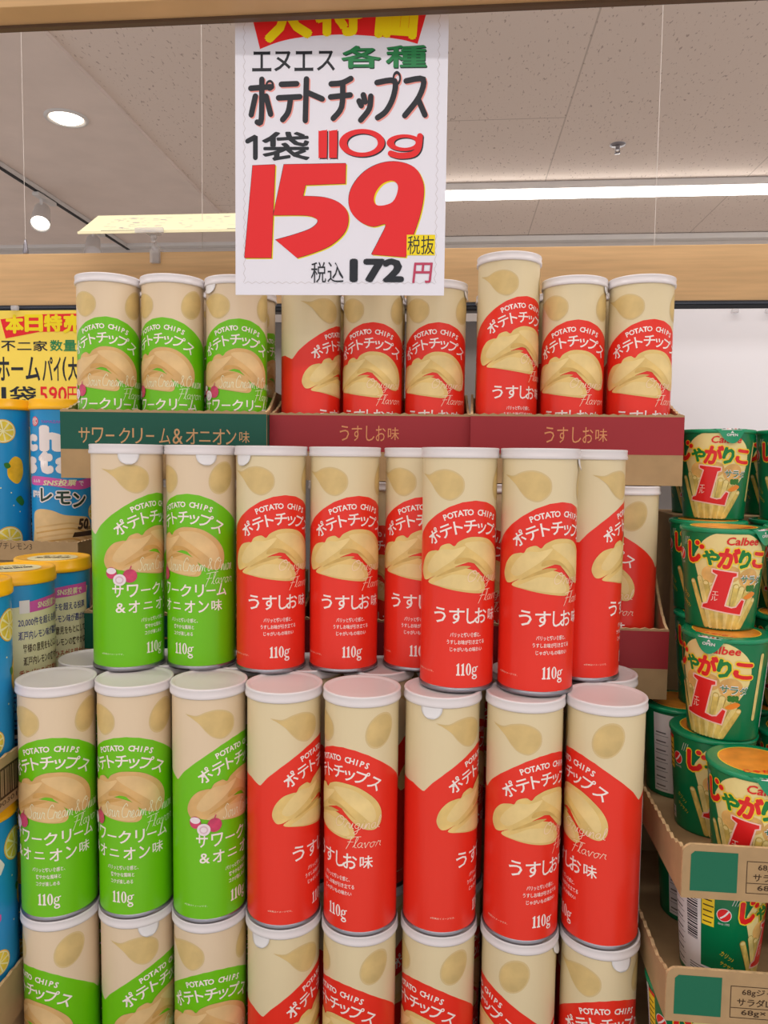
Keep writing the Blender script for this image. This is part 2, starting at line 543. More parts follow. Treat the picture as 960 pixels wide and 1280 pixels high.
# ------------------------------------------------------------------ structure
ZC = CZ + 1.30                        # ceiling height
p0 = on_z(80, 60, 1.30)
X_SOFF = p0.x                         # edge between plaster soffit and tiles
def struct(name, bm, m):
    o = bm_obj(name, bm, m)
    o['kind'] = 'structure'
    return o
Y_WALL = on_z(740, 299, 1.285).y
bm = bmesh.new(); box(bm, (X_SOFF + 3.0, Y_WALL / 2 - 1.5, ZC + .04), (6.0, Y_WALL + 4.0, .08)); struct('ceiling', bm, CEIL)
bm = bmesh.new(); box(bm, (X_SOFF - 2.0, Y_WALL / 2 - 1.5, ZC + .025), (4.0, Y_WALL + 4.0, .08)); struct('trim_1', bm, SOFFIT)
bm = bmesh.new(); box(bm, (0, Y_WALL / 2 - 1.5, -.04), (12, Y_WALL + 4, .08)); struct('floor', bm, FLOORM)
bm = bmesh.new(); box(bm, (0, Y_WALL + .05, ZC / 2), (12, .10, ZC)); struct('wall_back', bm, WALLM)
bm = bmesh.new(); box(bm, (0.6, Y_WALL - .03, CZ + 1.281), (7.5, .06, .032), bevel=.006); struct('trim_2', bm, WHITEP)

# line light hanging under the ceiling
pa, pb = on_z(430, 243, 1.27), on_z(1100, 228, 1.27)
YL = (on_z(560, 240, 1.27).y + on_z(940, 232, 1.27).y) / 2
r = empty('ceiling_line_light', (0, YL, ZC))
tag(r, 'long glowing white line light on the ceiling right of the price sign', 'ceiling light')
bm = bmesh.new(); box(bm, (1.55, 0, -.018), (3.9, .07, .034), bevel=.004); bm_obj('housing', bm, WHITEP, r)
GLOW = mat('tube_glow', (255, 252, 246), 0.5, 0.2, emit=((255, 252, 246), 7.0))
bm = bmesh.new(); box(bm, (1.55, 0, -.050), (3.86, .062, .028), bevel=.010); bm_obj('diffuser', bm, GLOW, r)

# downlight in the soffit
p = on_z(83, 147, 1.285)
r = empty('recessed_downlight', (p.x, p.y, ZC - .015))
tag(r, 'round recessed downlight glowing in the smooth ceiling at upper left', 'downlight')
bm = bmesh.new(); lathe(bm, [(.080, 0), (.080, -.006), (.068, -.008), (.062, .0), (.0, .002)], 36); bm_obj('trim_ring', bm, WHITEP, r)
bm = bmesh.new(); lathe(bm, [(.060, -.0025), (.045, -.012), (.0, -.016)], 32); bm_obj('lens', bm, mat('lamp_glow', (255, 250, 240), .5, .2, emit=((255, 246, 230), 5.0)), r)

# lighting track with two spots
ta, tb = on_z(0, 192, 1.285), on_z(165, 318, 1.285)
xt = (ta.x + tb.x) / 2
r = empty('lighting_track', (xt, 0, ZC - .015))
tag(r, 'thin dark lighting track running along the smooth ceiling at far left', 'lighting track')
bm = bmesh.new(); box(bm, (0, 2.9, -.011), (.035, 3.6, .020), bevel=.003); bm_obj('rail', bm, WHITEP, r)
bm = bmesh.new(); box(bm, (0, 2.9, -.0225), (.020, 3.58, .003)); bm_obj('groove', bm, BLACK, r)
def spot(px, py, label, lit=True):
    q = on_z(px, py, 1.20)
    y = q.y
    t = empty('track_spotlight', (xt, y, ZC - .041))
    tag(t, label, 'spotlight', 'spotlights on the ceiling track')
    b = bmesh.new(); box(b, (0, 0, -.010), (.034, .17, .018), bevel=.005); bm_obj('adapter', b, WHITEP, t)
    b = bmesh.new(); tube(b, [(0, -.03, -.018), (0, -.03, -.065)], .008); bm_obj('stem', b, WHITEP, t)
    R = Matrix.Rotation(radians(-38), 3, 'X') @ Matrix.Rotation(radians(-14), 3, 'Y')
    b = bmesh.new(); lathe(b, [(.0, .075), (.030, .073), (.037, .06), (.046, -.055), (.047, -.06), (.043, -.06), (.041, -.045), (0, -.045)], 28)
    for v in b.verts: v.co = R @ v.co + Vector((0, -.035, -.105))
    bm_obj('lamp_head', b, WHITEP, t)
    b = bmesh.new(); lathe(b, [(.041, -.050), (.03, -.053), (0, -.055)], 28)
    for v in b.verts: v.co = R @ v.co + Vector((0, -.035, -.105))
    bm_obj('lens', b, MATS['lamp_glow'] if lit else LIDM, t)
spot(38, 262, 'white track spotlight, the nearer one shining beside the hanging wire')
spot(132, 300, 'white track spotlight far back, unlit, seen beneath the pale yellow card', False)

# sprinkler and small ceiling hooks
p = on_z(772, 187, 1.28)
r = empty('sprinkler_head', (p.x, p.y, ZC))
tag(r, 'small metal sprinkler head on the tiled ceiling above the line light', 'sprinkler')
b = bmesh.new(); lathe(b, [(.032, 0), (.031, -.003), (.014, -.007), (.009, -.008), (.009, -.020), (0, -.020)], 28); bm_obj('escutcheon', b, STEEL, r)
b = bmesh.new(); tube(b, [(-.007, 0, -.016), (-.010, 0, -.026), (0, 0, -.034)], .002); tube(b, [(.007, 0, -.016), (.010, 0, -.026), (0, 0, -.034)], .002); lathe(b, [(0, -.033), (.012, -.034), (.012, -.036), (0, -.036)], 20); bm_obj('deflector', b, STEEL, r)

# ------------------------------------------------------------------ header board, rails, beam
YB = 1.20
zt = on_y(480, 311, YB).z
zb = on_y(480, 379, YB).z
r = empty('header_board', (0, YB, zb))
tag(r, 'wide pale wood header board hanging behind the top cans', 'header board')
bm = bmesh.new(); box(bm, (0, .012, (zt - zb) / 2), (2.6, .024, zt - zb), bevel=.0015); bm_obj('panel', bm, WOOD, r)
for px in (27,):
    q = on_y(px, 316, YB)
    bm = bmesh.new(); lathe(bm, [(0, 0), (.004, 0), (.0045, .006), (.003, .018), (.0012, .026), (0, .027)], 12); k = bm_obj('wire_clasp', bm, STEEL, r); k.location = (q.x, .012, zt - zb)
for px, lab in ((27, 'thin steel wire hanging at far left beside the nearer spotlight'), (250, 'thin steel wire hanging just left of the white price sign'), (820, 'thin steel wire hanging at right, crossing the line light')):
    q = on_y(px, 316, YB)
    bm = bmesh.new(); tube(bm, [(q.x, YB + .012, zt + (.0275 if px == 27 else .0003)), (q.x, YB + .012, ZC - .0205)], .00045, 6)
    bm2 = bm; lathe(bm2, [(0, ZC - .02), (.012, ZC - .018), (.014, ZC - .0155)], 16, center=(q.x, YB + .012))
    tag(bm_obj('hanging_wire', bm, WIREM), lab, 'wire', 'wires holding the header board')
# black sign rail under the board
zr0 = on_y(480, 390, YB).z
r = empty('sign_rail', (0, YB - .004, zr0))
tag(r, 'black rail running under the wood header board, holding signs', 'rail')
bm = bmesh.new(); box(bm, (0, .01, (zb - zr0) / 2), (2.6, .026, zb - zr0 - .0006), bevel=.002); bm_obj('bar', bm, RAIL, r)
bm = bmesh.new(); box(bm, (0, -.0045, (zb - zr0) * .62), (2.6, .003, (zb - zr0) * .22), bevel=.0006); bm_obj('lip', bm, mat('rail_lip', (52, 58, 70), .3, .5), r)

# near beam over the price sign
YS = 0.760
bz = on_y(480, 13, .735).z
r = empty('canopy_beam', (0, .722, bz))
tag(r, 'pale wood beam crossing the top of the photo, price sign hung behind', 'beam')
bm = bmesh.new(); box(bm, (0, 0, .045), (1.6, .036, .09), bevel=.0012); bm_obj('board', bm, [WOOD], r)
bm = bmesh.new(); box(bm, (0, .014, -.0016), (1.6, .007, .003)); bm_obj('edge_band', bm, mat('edge_dark', (96, 74, 56), .5, .3), r)

# ------------------------------------------------------------------ price sign
SW, SH = .2085, .297
pc = on_y(424, 369, YS)
SIGN_ROT = radians(3.0)
sign = empty('price_sign', (pc.x, YS, pc.z), SIGN_ROT)
tag(sign, 'white hanging price sign with huge red 159 and Japanese lettering', 'price sign')
a = Art()
def SX(px): return (px - 424.5) / 263.0 * SW
def SY(py): return (369 - py) / 357.0 * (SH * .917)
def zx(x): return SX(290 + x / 3.4593)      # coordinates read off the 3.459x enlargement
def zy(y): return SY(10 + y / 3.4593)
a.rect(-SW / 2, 0, SW / 2, SH, PAPER, 0)
# faint zigzag border
zig = []
for i in range(60):
    zig.append((-SW / 2 + .008 + (i % 2) * .002, .012 + i * (SH - .03) / 59))
a.stroke(zig, .0005, SGREY, 1, round_=False)
a.stroke([(-x, y) for x, y in zig], .0005, SGREY, 1, round_=False)
a.stroke([(-SW / 2 + .009 + i * (SW - .018) / 50, .011 + (i % 2) * .002) for i in range(51)], .0005, SGREY, 1, round_=False)
# ribbon with the sale words
rib_b = [(zx(x), zy(y)) for x, y in ((118, 170), (200, 140), (300, 121), (455, 112), (600, 120), (720, 136), (790, 155))]
rib_t = [(zx(850), zy(-62)), (zx(720), zy(-86)), (zx(455), zy(-105)), (zx(200), zy(-80)), (zx(62), zy(-55))]
a.poly(smooth_open(rib_b, 4) + smooth_open(rib_t, 4), SRED, 1)
for ch, xc, yc, rt in (('大', 232, 44, .10), ('特', 455, 26, 0), ('価', 690, 40, -.08)):
    a.fit(ch, zx(xc - 104), zy(yc + 94), zx(xc + 104), zy(yc - 116), SYEL, 2, w=.055, rot=rt)
for ch, x0, x1 in (('エ', 84, 167), ('ヌ', 178, 250), ('エ', 266, 347), ('ス', 362, 440)):
    a.fit(ch, zx(x0), zy(266), zx(x1), zy(180), SBLK, 1, w=.012)
for ch, x0, x1 in (('各', 466, 636), ('種', 656, 830)):
    a.fit(ch, zx(x0 + 2), zy(260), zx(x1 + 3), zy(164), SGRND, 1, w=.022)
    a.fit(ch, zx(x0), zy(255), zx(x1), zy(160), SGRN, 2, w=.022)
KT = [
 [[(78, 338), (168, 332)], [(126, 300), (124, 470), (106, 484)], [(98, 372), (80, 452)], [(144, 372), (164, 450)]],
 [[(210, 322), (276, 320)], [(198, 380), (290, 376)], [(250, 382), (240, 440), (216, 474)]],
 [[(318, 300), (314, 478)], [(318, 356), (386, 386)]],
 [[(508, 300), (470, 318), (424, 322)], [(422, 378), (506, 370)], [(474, 322), (470, 420), (434, 470)]],
 [[(544, 396), (554, 416)], [(562, 370), (570, 400)], [(594, 376), (588, 430), (552, 478)]],
 [[(620, 318), (694, 312), (690, 380), (660, 440), (624, 468)]],
 [[(744, 312), (816, 306), (800, 380), (740, 460)], [(796, 390), (826, 458)]],
]
for off, m, L in ((5, SPINK, 1), (0, SBLK, 2)):
    for g in KT:
        for st in g:
            a.stroke([(zx(x + off), zy(y + off)) for x, y in st], .0055, m, L, smooth=4)
    a.ell(zx(160 + off), zy(326 + off), .0042, .0052, m, L, hole=.55)
    a.ell(zx(704 + off), zy(300 + off), .0042, .0068, m, L, hole=.55)
a.stroke([(zx(64), zy(566)), (zx(94), zy(550)), (zx(98), zy(552)), (zx(98), zy(638))], .0048, SBLK, 2)
a.fit('袋', zx(126), zy(652), zx(334), zy(526), SBLK, 2, w=.022)
for off, m, L in ((5, SBLK, 1), (0, SRED, 2)):
    for x0, x1 in ((371, 408), (416, 452)):
        a.poly([(zx(x + off), zy(y + off)) for x, y in ((x0 + 4, 524), (x1 - 4, 520), (x1, 528), (x1 - 1, 634), (x1 - 5, 640), (x0 + 4, 640), (x0 + 1, 634), (x0, 530))], m, L, smooth=2)
    o_ = [(zx(558 + 98 * cos(t) + off), zy(576 - 60 * sin(t) + off)) for t in [2 * pi * i / 40 for i in range(40)]]
    i_ = [(zx(560 + 66 * cos(t) + off), zy(577 - 41 * sin(t) + off)) for t in [2 * pi * i / 40 for i in range(40)]]
    a.raw(o_ + i_, [(i, (i + 1) % 40, 40 + (i + 1) % 40, 40 + i) for i in range(40)], m, L)
    a.raw([(zx(738 + 74 * cos(t) + off), zy(576 - 36 * sin(t) + off)) for t in [2 * pi * i / 32 for i in range(32)]] + [(zx(742 + 46 * cos(t) + off), zy(576 - 22 * sin(t) + off)) for t in [2 * pi * i / 32 for i in range(32)]], [(i, (i + 1) % 32, 32 + (i + 1) % 32, 32 + i) for i in range(32)], m, L)
    a.stroke([(zx(x + off), zy(y + off)) for x, y in ((806, 548), (800, 600), (776, 626), (720, 632), (682, 622))], .0058, m, L, smooth=4)
BIG = {
 '1': [(86, 672), (184, 668), (168, 1078), (50, 1078)],
 '5': [(222, 668), (490, 664), (488, 752), (316, 758), (305, 806)] + smooth_open([(305, 806), (400, 812), (470, 840), (502, 890), (490, 960), (430, 1020), (350, 1056), (280, 1078)], 5)[1:] + [(186, 998)] + smooth_open([(186, 998), (270, 974), (340, 948), (370, 918), (350, 898), (300, 890), (176, 890)], 5)[1:],
 '9': smooth_open([(604, 1062), (640, 990), (664, 930), (610, 940), (556, 920), (516, 878), (503, 822), (520, 760), (570, 700), (640, 664), (716, 658), (786, 684), (820, 740), (826, 800), (814, 880), (790, 960), (764, 1030), (752, 1074)], 4),
}
HOLE9 = smooth_closed([(612, 820), (622, 786), (650, 752), (690, 740), (714, 760), (710, 800), (690, 834), (650, 848), (622, 844)], 4)
for dx, dy, m, L in ((6, 5, SYEL, 1), (-1.5, -1.5, SBLK, 2), (1.5, 1.5, SBLK, 2), (0, 0, SRED, 3)):
    for k, pts in BIG.items():
        holes = [[(zx(x + (dx if L == 1 else 0)), zy(y + (dy if L == 1 else 0))) for x, y in HOLE9]] if k == '9' else []
        a.poly([(zx(x + dx), zy(y + dy)) for x, y in pts], m, L, holes=holes)
a.rect(zx(756), zy(1066), zx(878), zy(976), SYEL, 4)
a.fit('税', zx(760), zy(1062), zx(814), zy(980), SBLK, 5, w=0)
a.fit('抜', zx(818), zy(1062), zx(874), zy(980), SBLK, 5, w=0)
a.fit('税', zx(342), zy(1188), zx(408), zy(1096), SBLK, 5, w=0)
a.fit('込', zx(414), zy(1186), zx(484), zy(1096), SBLK, 5, w=0)
a.fit('172', zx(510), zy(1186), zx(746), zy(1080), SBLK, 5, w=.055)
a.fit('円', zx(782), zy(1188), zx(870), zy(1098), SPUR, 5, w=.015, shear=.1)
# paper with a front face carrying the print
b = a.bm(lambda x, y, h: Vector((x, -.0004 - h, y)))
bb = bmesh.new(); box(bb, (0, .0002, SH / 2), (SW, .0008, SH))
me = bpy.data.meshes.new('tmp'); bb.to_mesh(me); bb.free(); b.from_mesh(me); bpy.data.meshes.remove(me)
bm_obj('sheet', b, a.mats, sign)
for s in (-.06, .06):
    b = bmesh.new(); box(b, (s, -.0065, SH - .004), (.016, .0185, .012), bevel=.0015)
    bm_obj('sign_clip', b, CLEAR, sign)

# ------------------------------------------------------------------ potato chip can
H, R, RL = .222, .0344, .0364
LIDH = .0095
def ang(d): return radians(d) * R
def arch(d):
    e = abs(d - 8)
    T = [(0, .787), (20, .780), (40, .760), (60, .728), (80, .690), (100, .645), (114, .602)]
    if e >= 114:
        return min(.625, .602 + (e - 114) * .0011)
    for (x0, y0), (x1, y1) in zip(T[:-1], T[1:]):
        if x0 <= e <= x1:
            return y0 + (y1 - y0) * (e - x0) / (x1 - x0)
def can_label(kind):
    a = Art()
    base, cream = (RED, CREAM) if kind == 'red' else (GREEN, CREAMG)
    chip, chl, chd = (CHIP, CHIPL, CHIPD) if kind == 'red' else (CHIPG, CHIPGL, CHIPGD)
    V = lambda v: v * H
    v0, v1 = .016, 1 - .03
    xs = [-180 + 3 * i for i in range(121)]
    top = [(ang(x), V(v1)) for x in xs]
    mid = [(ang(x), V(arch(x))) for x in xs]
    bot = [(ang(x), V(v0)) for x in xs]
    n = len(xs)
    a.raw(mid + top, [(i, i + 1, n + i + 1, n + i) for i in range(n - 1)], cream, 0)
    a.raw(bot + mid, [(i, i + 1, n + i + 1, n + i) for i in range(n - 1)], base, 0)
    P = lambda pts: [(ang(d), V(v)) for d, v in pts]
    # potatoes on the cream band
    leaf = [(-88, .893), (-70, .889), (-55, .905), (-38, .912), (-22, .900), (-11, .872), (-10, .830), (-18, .800), (-30, .785), (-44, .795), (-55, .820), (-66, .855), (-80, .882)]
    a.poly(P(leaf), POTATOD, 1, smooth=4)
    a.poly(P([(d * .93 - 3, .85 + (v - .85) * .90) for d, v in leaf]), POTATO, 2, smooth=4)
    for cx, cy, rx, ry, rot in ((66, .857, 19, .078, -.55), (168, .87, 16, .06, .4)):
        for k, m, L in ((1.0, POTATOD, 1), (.9, POTATO, 2)):
            a.ell(ang(cx), V(cy), ang(rx) * k * 1.15, V(ry) * k, m, L, rot=rot)
    # titles on the arch
    s = 'POTATO CHIPS'
    for i, ch in enumerate(s):
        if ch == ' ':
            continue
        d = -38 + 80 * i / (len(s) - 1) + 2
        th = radians(d - 4)
        a.em(ch, ang(d), V(.7285) - .0100 * th * th, .0074, INKW, 2, w=.028, rot=-.0200 * th / R)
    s = 'ポテトチップス'
    W = [1, 1, .8, 1, .8, 1, 1]
    cum, tot, u = [], sum(W), 0
    for w in W:
        cum.append((u + w / 2) / tot); u += w
    for i, ch in enumerate(s):
        d = -61 + 124 * cum[i]
        th = radians(d - 3)
        a.em(ch, ang(d), V(.6600) - .0108 * th * th, .0142, INKW, 2, w=.014, rot=-.0216 * th / R)
    # chips
    up = [(-80, .458), (-85, .49), (-80, .533), (-68, .568), (-54, .580), (-48, .581), (-43, .601), (-31, .612), (-23, .602), (-16, .622), (2, .640), (28, .633), (48, .602), (62, .563), (69, .52), (68, .475), (60, .452), (50, .450), (41, .457), (30, .473), (20, .497), (12, .519), (3, .539), (-12, .529), (-30, .507), (-45, .487), (-60, .467), (-72, .453)]
    lo = [(-68, .446), (-52, .478), (-32, .512), (-20, .517), (-3, .512), (12, .498), (22, .474), (28, .437), (26, .416), (16, .409), (-15, .419), (-47, .434)]
    if kind == 'green':
        lo = [(d * 1.0 + 2, v + .012) for d, v in lo]
    a.poly(P(lo), chip, 2, smooth=4)
    a.poly(P([(d * .8 - 2, .455 + (v - .455) * .62 - .006) for d, v in lo]), chl, 3, smooth=4)
    a.poly(P([(-52, .470), (-30, .492), (-6, .512), (2, .520), (-14, .522), (-32, .503)]), chd, 3, smooth=3)
    a.poly(P(up), chip, 4, smooth=4)
    a.poly(P([(-70, .50), (-60, .548), (-44, .585), (-26, .588), (-6, .602), (-20, .556), (-40, .515), (-58, .485)]), chl, 5, smooth=4)
    a.poly(P([(-8, .61), (8, .622), (26, .616), (44, .585), (56, .545), (60, .50), (52, .482), (36, .52), (16, .562)]), chl, 5, smooth=4)
    a.poly(P([(-18, .553), (-4, .556), (8, .545), (20, .52), (30, .493), (22, .508), (8, .532), (-6, .538), (-22, .53)]), chd, 5, smooth=3)
    # script
    if kind == 'red':
        script_text(a, 'Original', ang(-2), V(.435), ang(68), V(.505), .0005, INKWS, 7)
        script_text(a, 'Flavor', ang(15), V(.368), ang(68), V(.425), .0005, INKWS, 7)
        for ch, d0, d1 in (('う', -54, -34), ('す', -29, -6), ('し', -3, 13), ('お', 10, 32)):
            a.fit(ch, ang(d0), V(.285), ang(d1), V(.349), INKW, 2, w=.012)
        a.fit('味', ang(36), V(.289), ang(56), V(.343), INKW, 2, w=.010)
        for i, (t, x0, x1) in enumerate((('パリッと軽い食感と、', -27, 21), ('うすしお味が引き立てる', -32, 28), ('じゃがいもの味わい', -27, 24))):
            y = .230 - i * .030
            a.fit(t, ang(x0), V(y), ang(x1), V(y + .019), INKW, 2, w=.012)
        ink = INKWS
    else:
        script_text(a, 'Sour Cream & Onion', ang(-30), V(.445), ang(86), V(.505), .0005, INKGS, 7)
        script_text(a, 'Flavor', ang(36), V(.375), ang(86), V(.44), .0005, INKGS, 7)
        for ch, d0, d1 in (('サ', -71, -53), ('ワ', -48, -30), ('ー', -26, -9), ('ク', -6, 14), ('リ', 20, 34), ('ー', 38, 53), ('ム', 55, 74)):
            if ch == 'ー':
                a.fit(ch, ang(d0), V(.354), ang(d1), V(.361), INKW, 2, w=.012)
            else:
                a.fit(ch, ang(d0), V(.330), ang(d1), V(.386), INKW, 2, w=.012)
        a.fit('&', ang(-66), V(.262), ang(-50), V(.306), INKW, 2, w=.012)
        for ch, d0, d1 in (('オ', -46, -28), ('ニ', -22, -5), ('オ', 2, 20), ('ン', 25, 42)):
            a.fit(ch, ang(d0), V(.260 if ch != 'ニ' else .272), ang(d1), V(.314 if ch != 'ニ' else .302), INKW, 2, w=.012)
        a.fit('味', ang(46), V(.264), ang(65), V(.314), INKW, 2, w=.010)
        for i, (t, x0, x1) in enumerate((('パリッと軽い食感と、', -26, 24), ('爽やかな風味と', -20, 18), ('コクが楽しめる', -20, 16))):
            y = .215 - i * .030
            a.fit(t, ang(x0), V(y), ang(x1), V(y + .019), INKW, 2, w=.012)
        ink = INKGS
        # onions at lower left of the chips
        for cx, cy, rx, ry, m, L in ((-72, .438, 9, .026, PINK, 7), (-72, .447, 8, .014, ONIONW, 8), (-43, .425, 11, .030, PINK, 7), (-59, .408, 10, .026, ONIONW, 8), (-59, .408, 6.5, .017, mat('onion_ring', (222, 190, 200), .4, .3), 9), (-59, .408, 4.5, .011, ONIONW, 10)):
            a.ell(ang(cx), V(cy), ang(rx), V(ry), m, L)
        a.stroke(P([(-43, .454), (-41, .468)]), .001, PINK, 8)
    weight_110g(a, ang(-17), V(.054), ang(17), V(.122), INKW, 2)
    a.fit('※写真はイメージです。', ang(-92), V(.0735), ang(-54), V(.0815), ink, 2, w=.0)
    # white strip with small print and bar code at the back edge of the label
    a.rect(ang(140), V(.06), ang(156), V(.60), BARW, 1)
    for i in range(26):
        a.rect(ang(143), V(.08 + i * .0195), ang(143 + (3, 7, 10, 5)[i % 4]), V(.084 + i * .0195), BLACK, 2)
    def fm(x, y, h):
        t = x / R
        r_ = R + h
        return Vector((r_ * sin(t), -r_ * cos(t), y))
    return a, fm
def make_can(kind):
    root = empty('potato_chip_can', (0, 0, 0))
    a, fm = can_label(kind)
    b = a.bm(fm, dx=ang(4.5))
    bm_obj('paper_tube', b, a.mats, root, smooth=True)
    b = bmesh.new()
    lathe(b, [(0, .004), (R - .003, .004), (R - .002, .0), (R + .0006, .0), (R + .0009, .002), (R + .0003, .0042), (R - .0004, .0046), (R - .001, .0046)], 64)
    bm_obj('bottom_rim', b, STEEL, root)
    b = bmesh.new()
    z = H
    lathe(b, [(R - .0008, z - LIDH), (RL - .0004, z - LIDH), (RL, z - LIDH + .0008), (RL, z - LIDH + .003), (RL - .0005, z - LIDH + .0036), (RL - .0005, z - .0022), (RL - .0002, z - .0012), (RL - .0006, z - .0002), (RL - .0016, z), (RL - .003, z - .0001), (RL - .0042, z - .0012), (RL - .006, z - .0016), (0, z - .0014)], 72)
    lid = bm_obj('lid', b, LIDM, root)
    # paper pull tab of the inner seal, hanging out below the lid (faces -y)
    def tab_pt(u, v, off):
        t = u / R
        r_ = R + .0009 + off + .0016 * v * v
        return Vector((r_ * sin(t), -r_ * cos(t), z - LIDH + .0005 - v * .0105))
    b = bmesh.new()
    rows = []
    for off in (0, .0005):
        g = []
        for j in range(7):
            v = j / 6
            w_ = .0098 * sqrt(max(.06, 1 - v ** 2.4))
            g.append([b.verts.new(tab_pt(-w_ + 2 * w_ * i / 8, v, off)) for i in range(9)])
        rows.append(g)
    for g in rows:
        for j in range(6):
            for i in range(8):
                b.faces.new((g[j][i], g[j][i + 1], g[j + 1][i + 1], g[j + 1][i]))
    for j in range(6):
        for i in (0, 8):
            b.faces.new((rows[0][j][i], rows[1][j][i], rows[1][j + 1][i], rows[0][j + 1][i]))
    for i in range(8):
        b.faces.new((rows[0][6][i], rows[1][6][i], rows[1][6][i + 1], rows[0][6][i + 1]))
    bmesh.ops.recalc_face_normals(b, faces=b.faces[:])
    bm_obj('pull_tab', b, TABM, lid, smooth=True)
    register(root)
    return root
PROTO = {'red': make_can('red'), 'green': make_can('green')}
USED = set()
def facing(x, y, phi):
    return radians(phi) + atan2(-x, y)          # alpha so that the label front looks back at the viewer
def can(kind, x, y, z, phi, label, group, tab=170):
    if kind in USED:
        o = copy_tree(PROTO[kind])
        for c in o.children:
            if c.name.startswith('lid'):
                c.rotation_euler = (0, 0, radians(tab - phi))
    else:
        USED.add(kind)
        o = PROTO[kind]
        for c in KIDS[o.name]:
            if c.name.startswith('lid'):
                c.rotation_euler = (0, 0, radians(tab - phi))
    o.location = (x, y, z + CZ)
    o.rotation_euler = (0, 0, facing(x, y, phi))
    tag(o, label, 'potato chip can', group)
    return o
def solve_front(px, py, z):
    P_ = on_z(px, py, z)
    h = Vector((P_.x, P_.y)).normalized()
    return Vector((P_.x, P_.y)) + h * R
def relax(ps, dmin, it=200):
    ps = [Vector(p) for p in ps]
    for _ in range(it):
        for i in range(len(ps)):
            for j in range(i):
                d = ps[i] - ps[j]
                if d.length < dmin:
                    s = d.normalized() * (dmin - d.length) / 2
                    ps[i] += s; ps[j] -= s
    return ps
Z3 = -.434
Z2, Z4 = Z3 + H, Z3 - H
DMIN = 2 * RL + .0002
T3px = [(80, 1150), (171, 1148), (261, 1154), (354, 1162), (449.5, 1171), (548, 1171), (649, 1181), (747, 1187)]
T3 = relax([solve_front(px, py, Z3) for px, py in T3px], DMIN)
K8 = ['green'] * 3 + ['red'] * 5
ORD = ['first', 'second', 'third', 'fourth', 'fifth', 'sixth', 'seventh', 'eighth']
G3, G2, G1, G4 = 'cans in the lower front row', 'cans in the standing middle row', 'cans in the upper trays', 'cans in the bottom row'
phi3 = [-17, -22, 50, 67, -37, 79, 36, -61]
tab3 = [175, 160, 190, 170, 200, -16, 150, 185]
lab3 = ['green potato chip can at the left end of the lower front row',
        'green potato chip can second from left, lower front row',
        'green potato chip can with pink onions, third from left in the lower front row',
        'red potato chip can turned right, directly beside the green cans in the lower front row',
        'red potato chip can reading Original Flavor, fifth from left in the lower front row',
        'red potato chip can, white tab under its lid, sixth in the lower front row',
        'red potato chip can second from the right in the lower front row',
        'red potato chip can at the right end of the lower front row, barcode strip showing']
for i, p in enumerate(T3):
    can(K8[i], p.x, p.y, Z3, phi3[i], lab3[i], G3, tab3[i])
# second line of the same tier, mostly hidden
T3b = []
for i, p in enumerate(T3):
    T3b.append(Vector((p.x + .008, p.y + .0738 + .0)))
T3b[0].x -= .006
T3b = relax(T3b, DMIN)
for i in range(8):
    for p in T3:
        d = T3b[i] - p
        if d.length < DMIN:
            T3b[i] = p + d.normalized() * DMIN
YB3 = max(p.y for p in T3b)
for i, p in enumerate(T3b):
    can(K8[i], p.x, p.y, Z3, (20, -40, 60, -80, 120, 30, 150, 62)[i], '%s can hidden behind the %s can from left, lower front row' % (K8[i], ORD[i]), 'cans behind the lower front row', 170)
# bottom row
phi4 = [-55, 42, 0, 72, -42, -39, -72, 15]
tab4 = [180, 16, 170, -38, 200, 180, 78, 35]
d4 = [.0012, .0006, -.001, -.001, 0, 0, 0, .001]
lab4 = ['green potato chip can at the left end of the cut off bottom row',
        'green potato chip can with a white tab, second from left in the bottom row',
        'green potato chip can third from left in the bottom row, potato on both sides',
        'red potato chip can beside the bottom green cans, white tab at its left',
        'red potato chip can fifth from left in the bottom row, under the Original Flavor can',
        'red potato chip can sixth from left in the bottom row',
        'red potato chip can second from the right in the bottom row',
        'red potato chip can at the right end of the bottom row']
T4 = relax([Vector((p.x + d4[i], p.y + .001)) for i, p in enumerate(T3)], DMIN)
for i, p in enumerate(T4):
    can(K8[i], p.x, p.y, Z4, phi4[i], lab4[i], G4, tab4[i])
for i, p in enumerate(T3b):
    can(K8[i], p.x, p.y + .001, Z4, (15, -30, 50, -70, 100, 40, 130, 62)[i], '%s can hidden behind the %s can from left, bottom row' % (K8[i], ORD[i]), 'cans behind the bottom row', 170)
# middle row standing on the lids
T2px = [(166, 839), (251, 838), (337, 842.5), (429, 842), (522, 841), (568, 865), (669, 870), (726, 853)]
T2 = relax([solve_front(px, py, Z2) for px, py in T2px], DMIN)
K2 = ['green'] * 2 + ['red'] * 6
phi2 = [45, -31, 15, 15, 5, 17, 28, 94]
tab2 = [2, 8, -50, 150, 175, 190, 88, 170]
lab2 = ['green potato chip can with onions at the left end of the middle row',
        'green potato chip can second from left in the middle row, next to the red cans',
        'red potato chip can next to the middle row green cans, tab at upper left',
        'red potato chip can fourth from left in the middle row',
        'red potato chip can half hidden behind the nearer can, fifth in the middle row',
        'red potato chip can standing forward at the centre of the middle row',
        'red potato chip can standing forward, seventh from left in the middle row',
        'red potato chip can at the right end of the middle row, label turned far right']
for i, p in enumerate(T2):
    can(K2[i], p.x, p.y, Z2, phi2[i], lab2[i], G2, tab2[i])

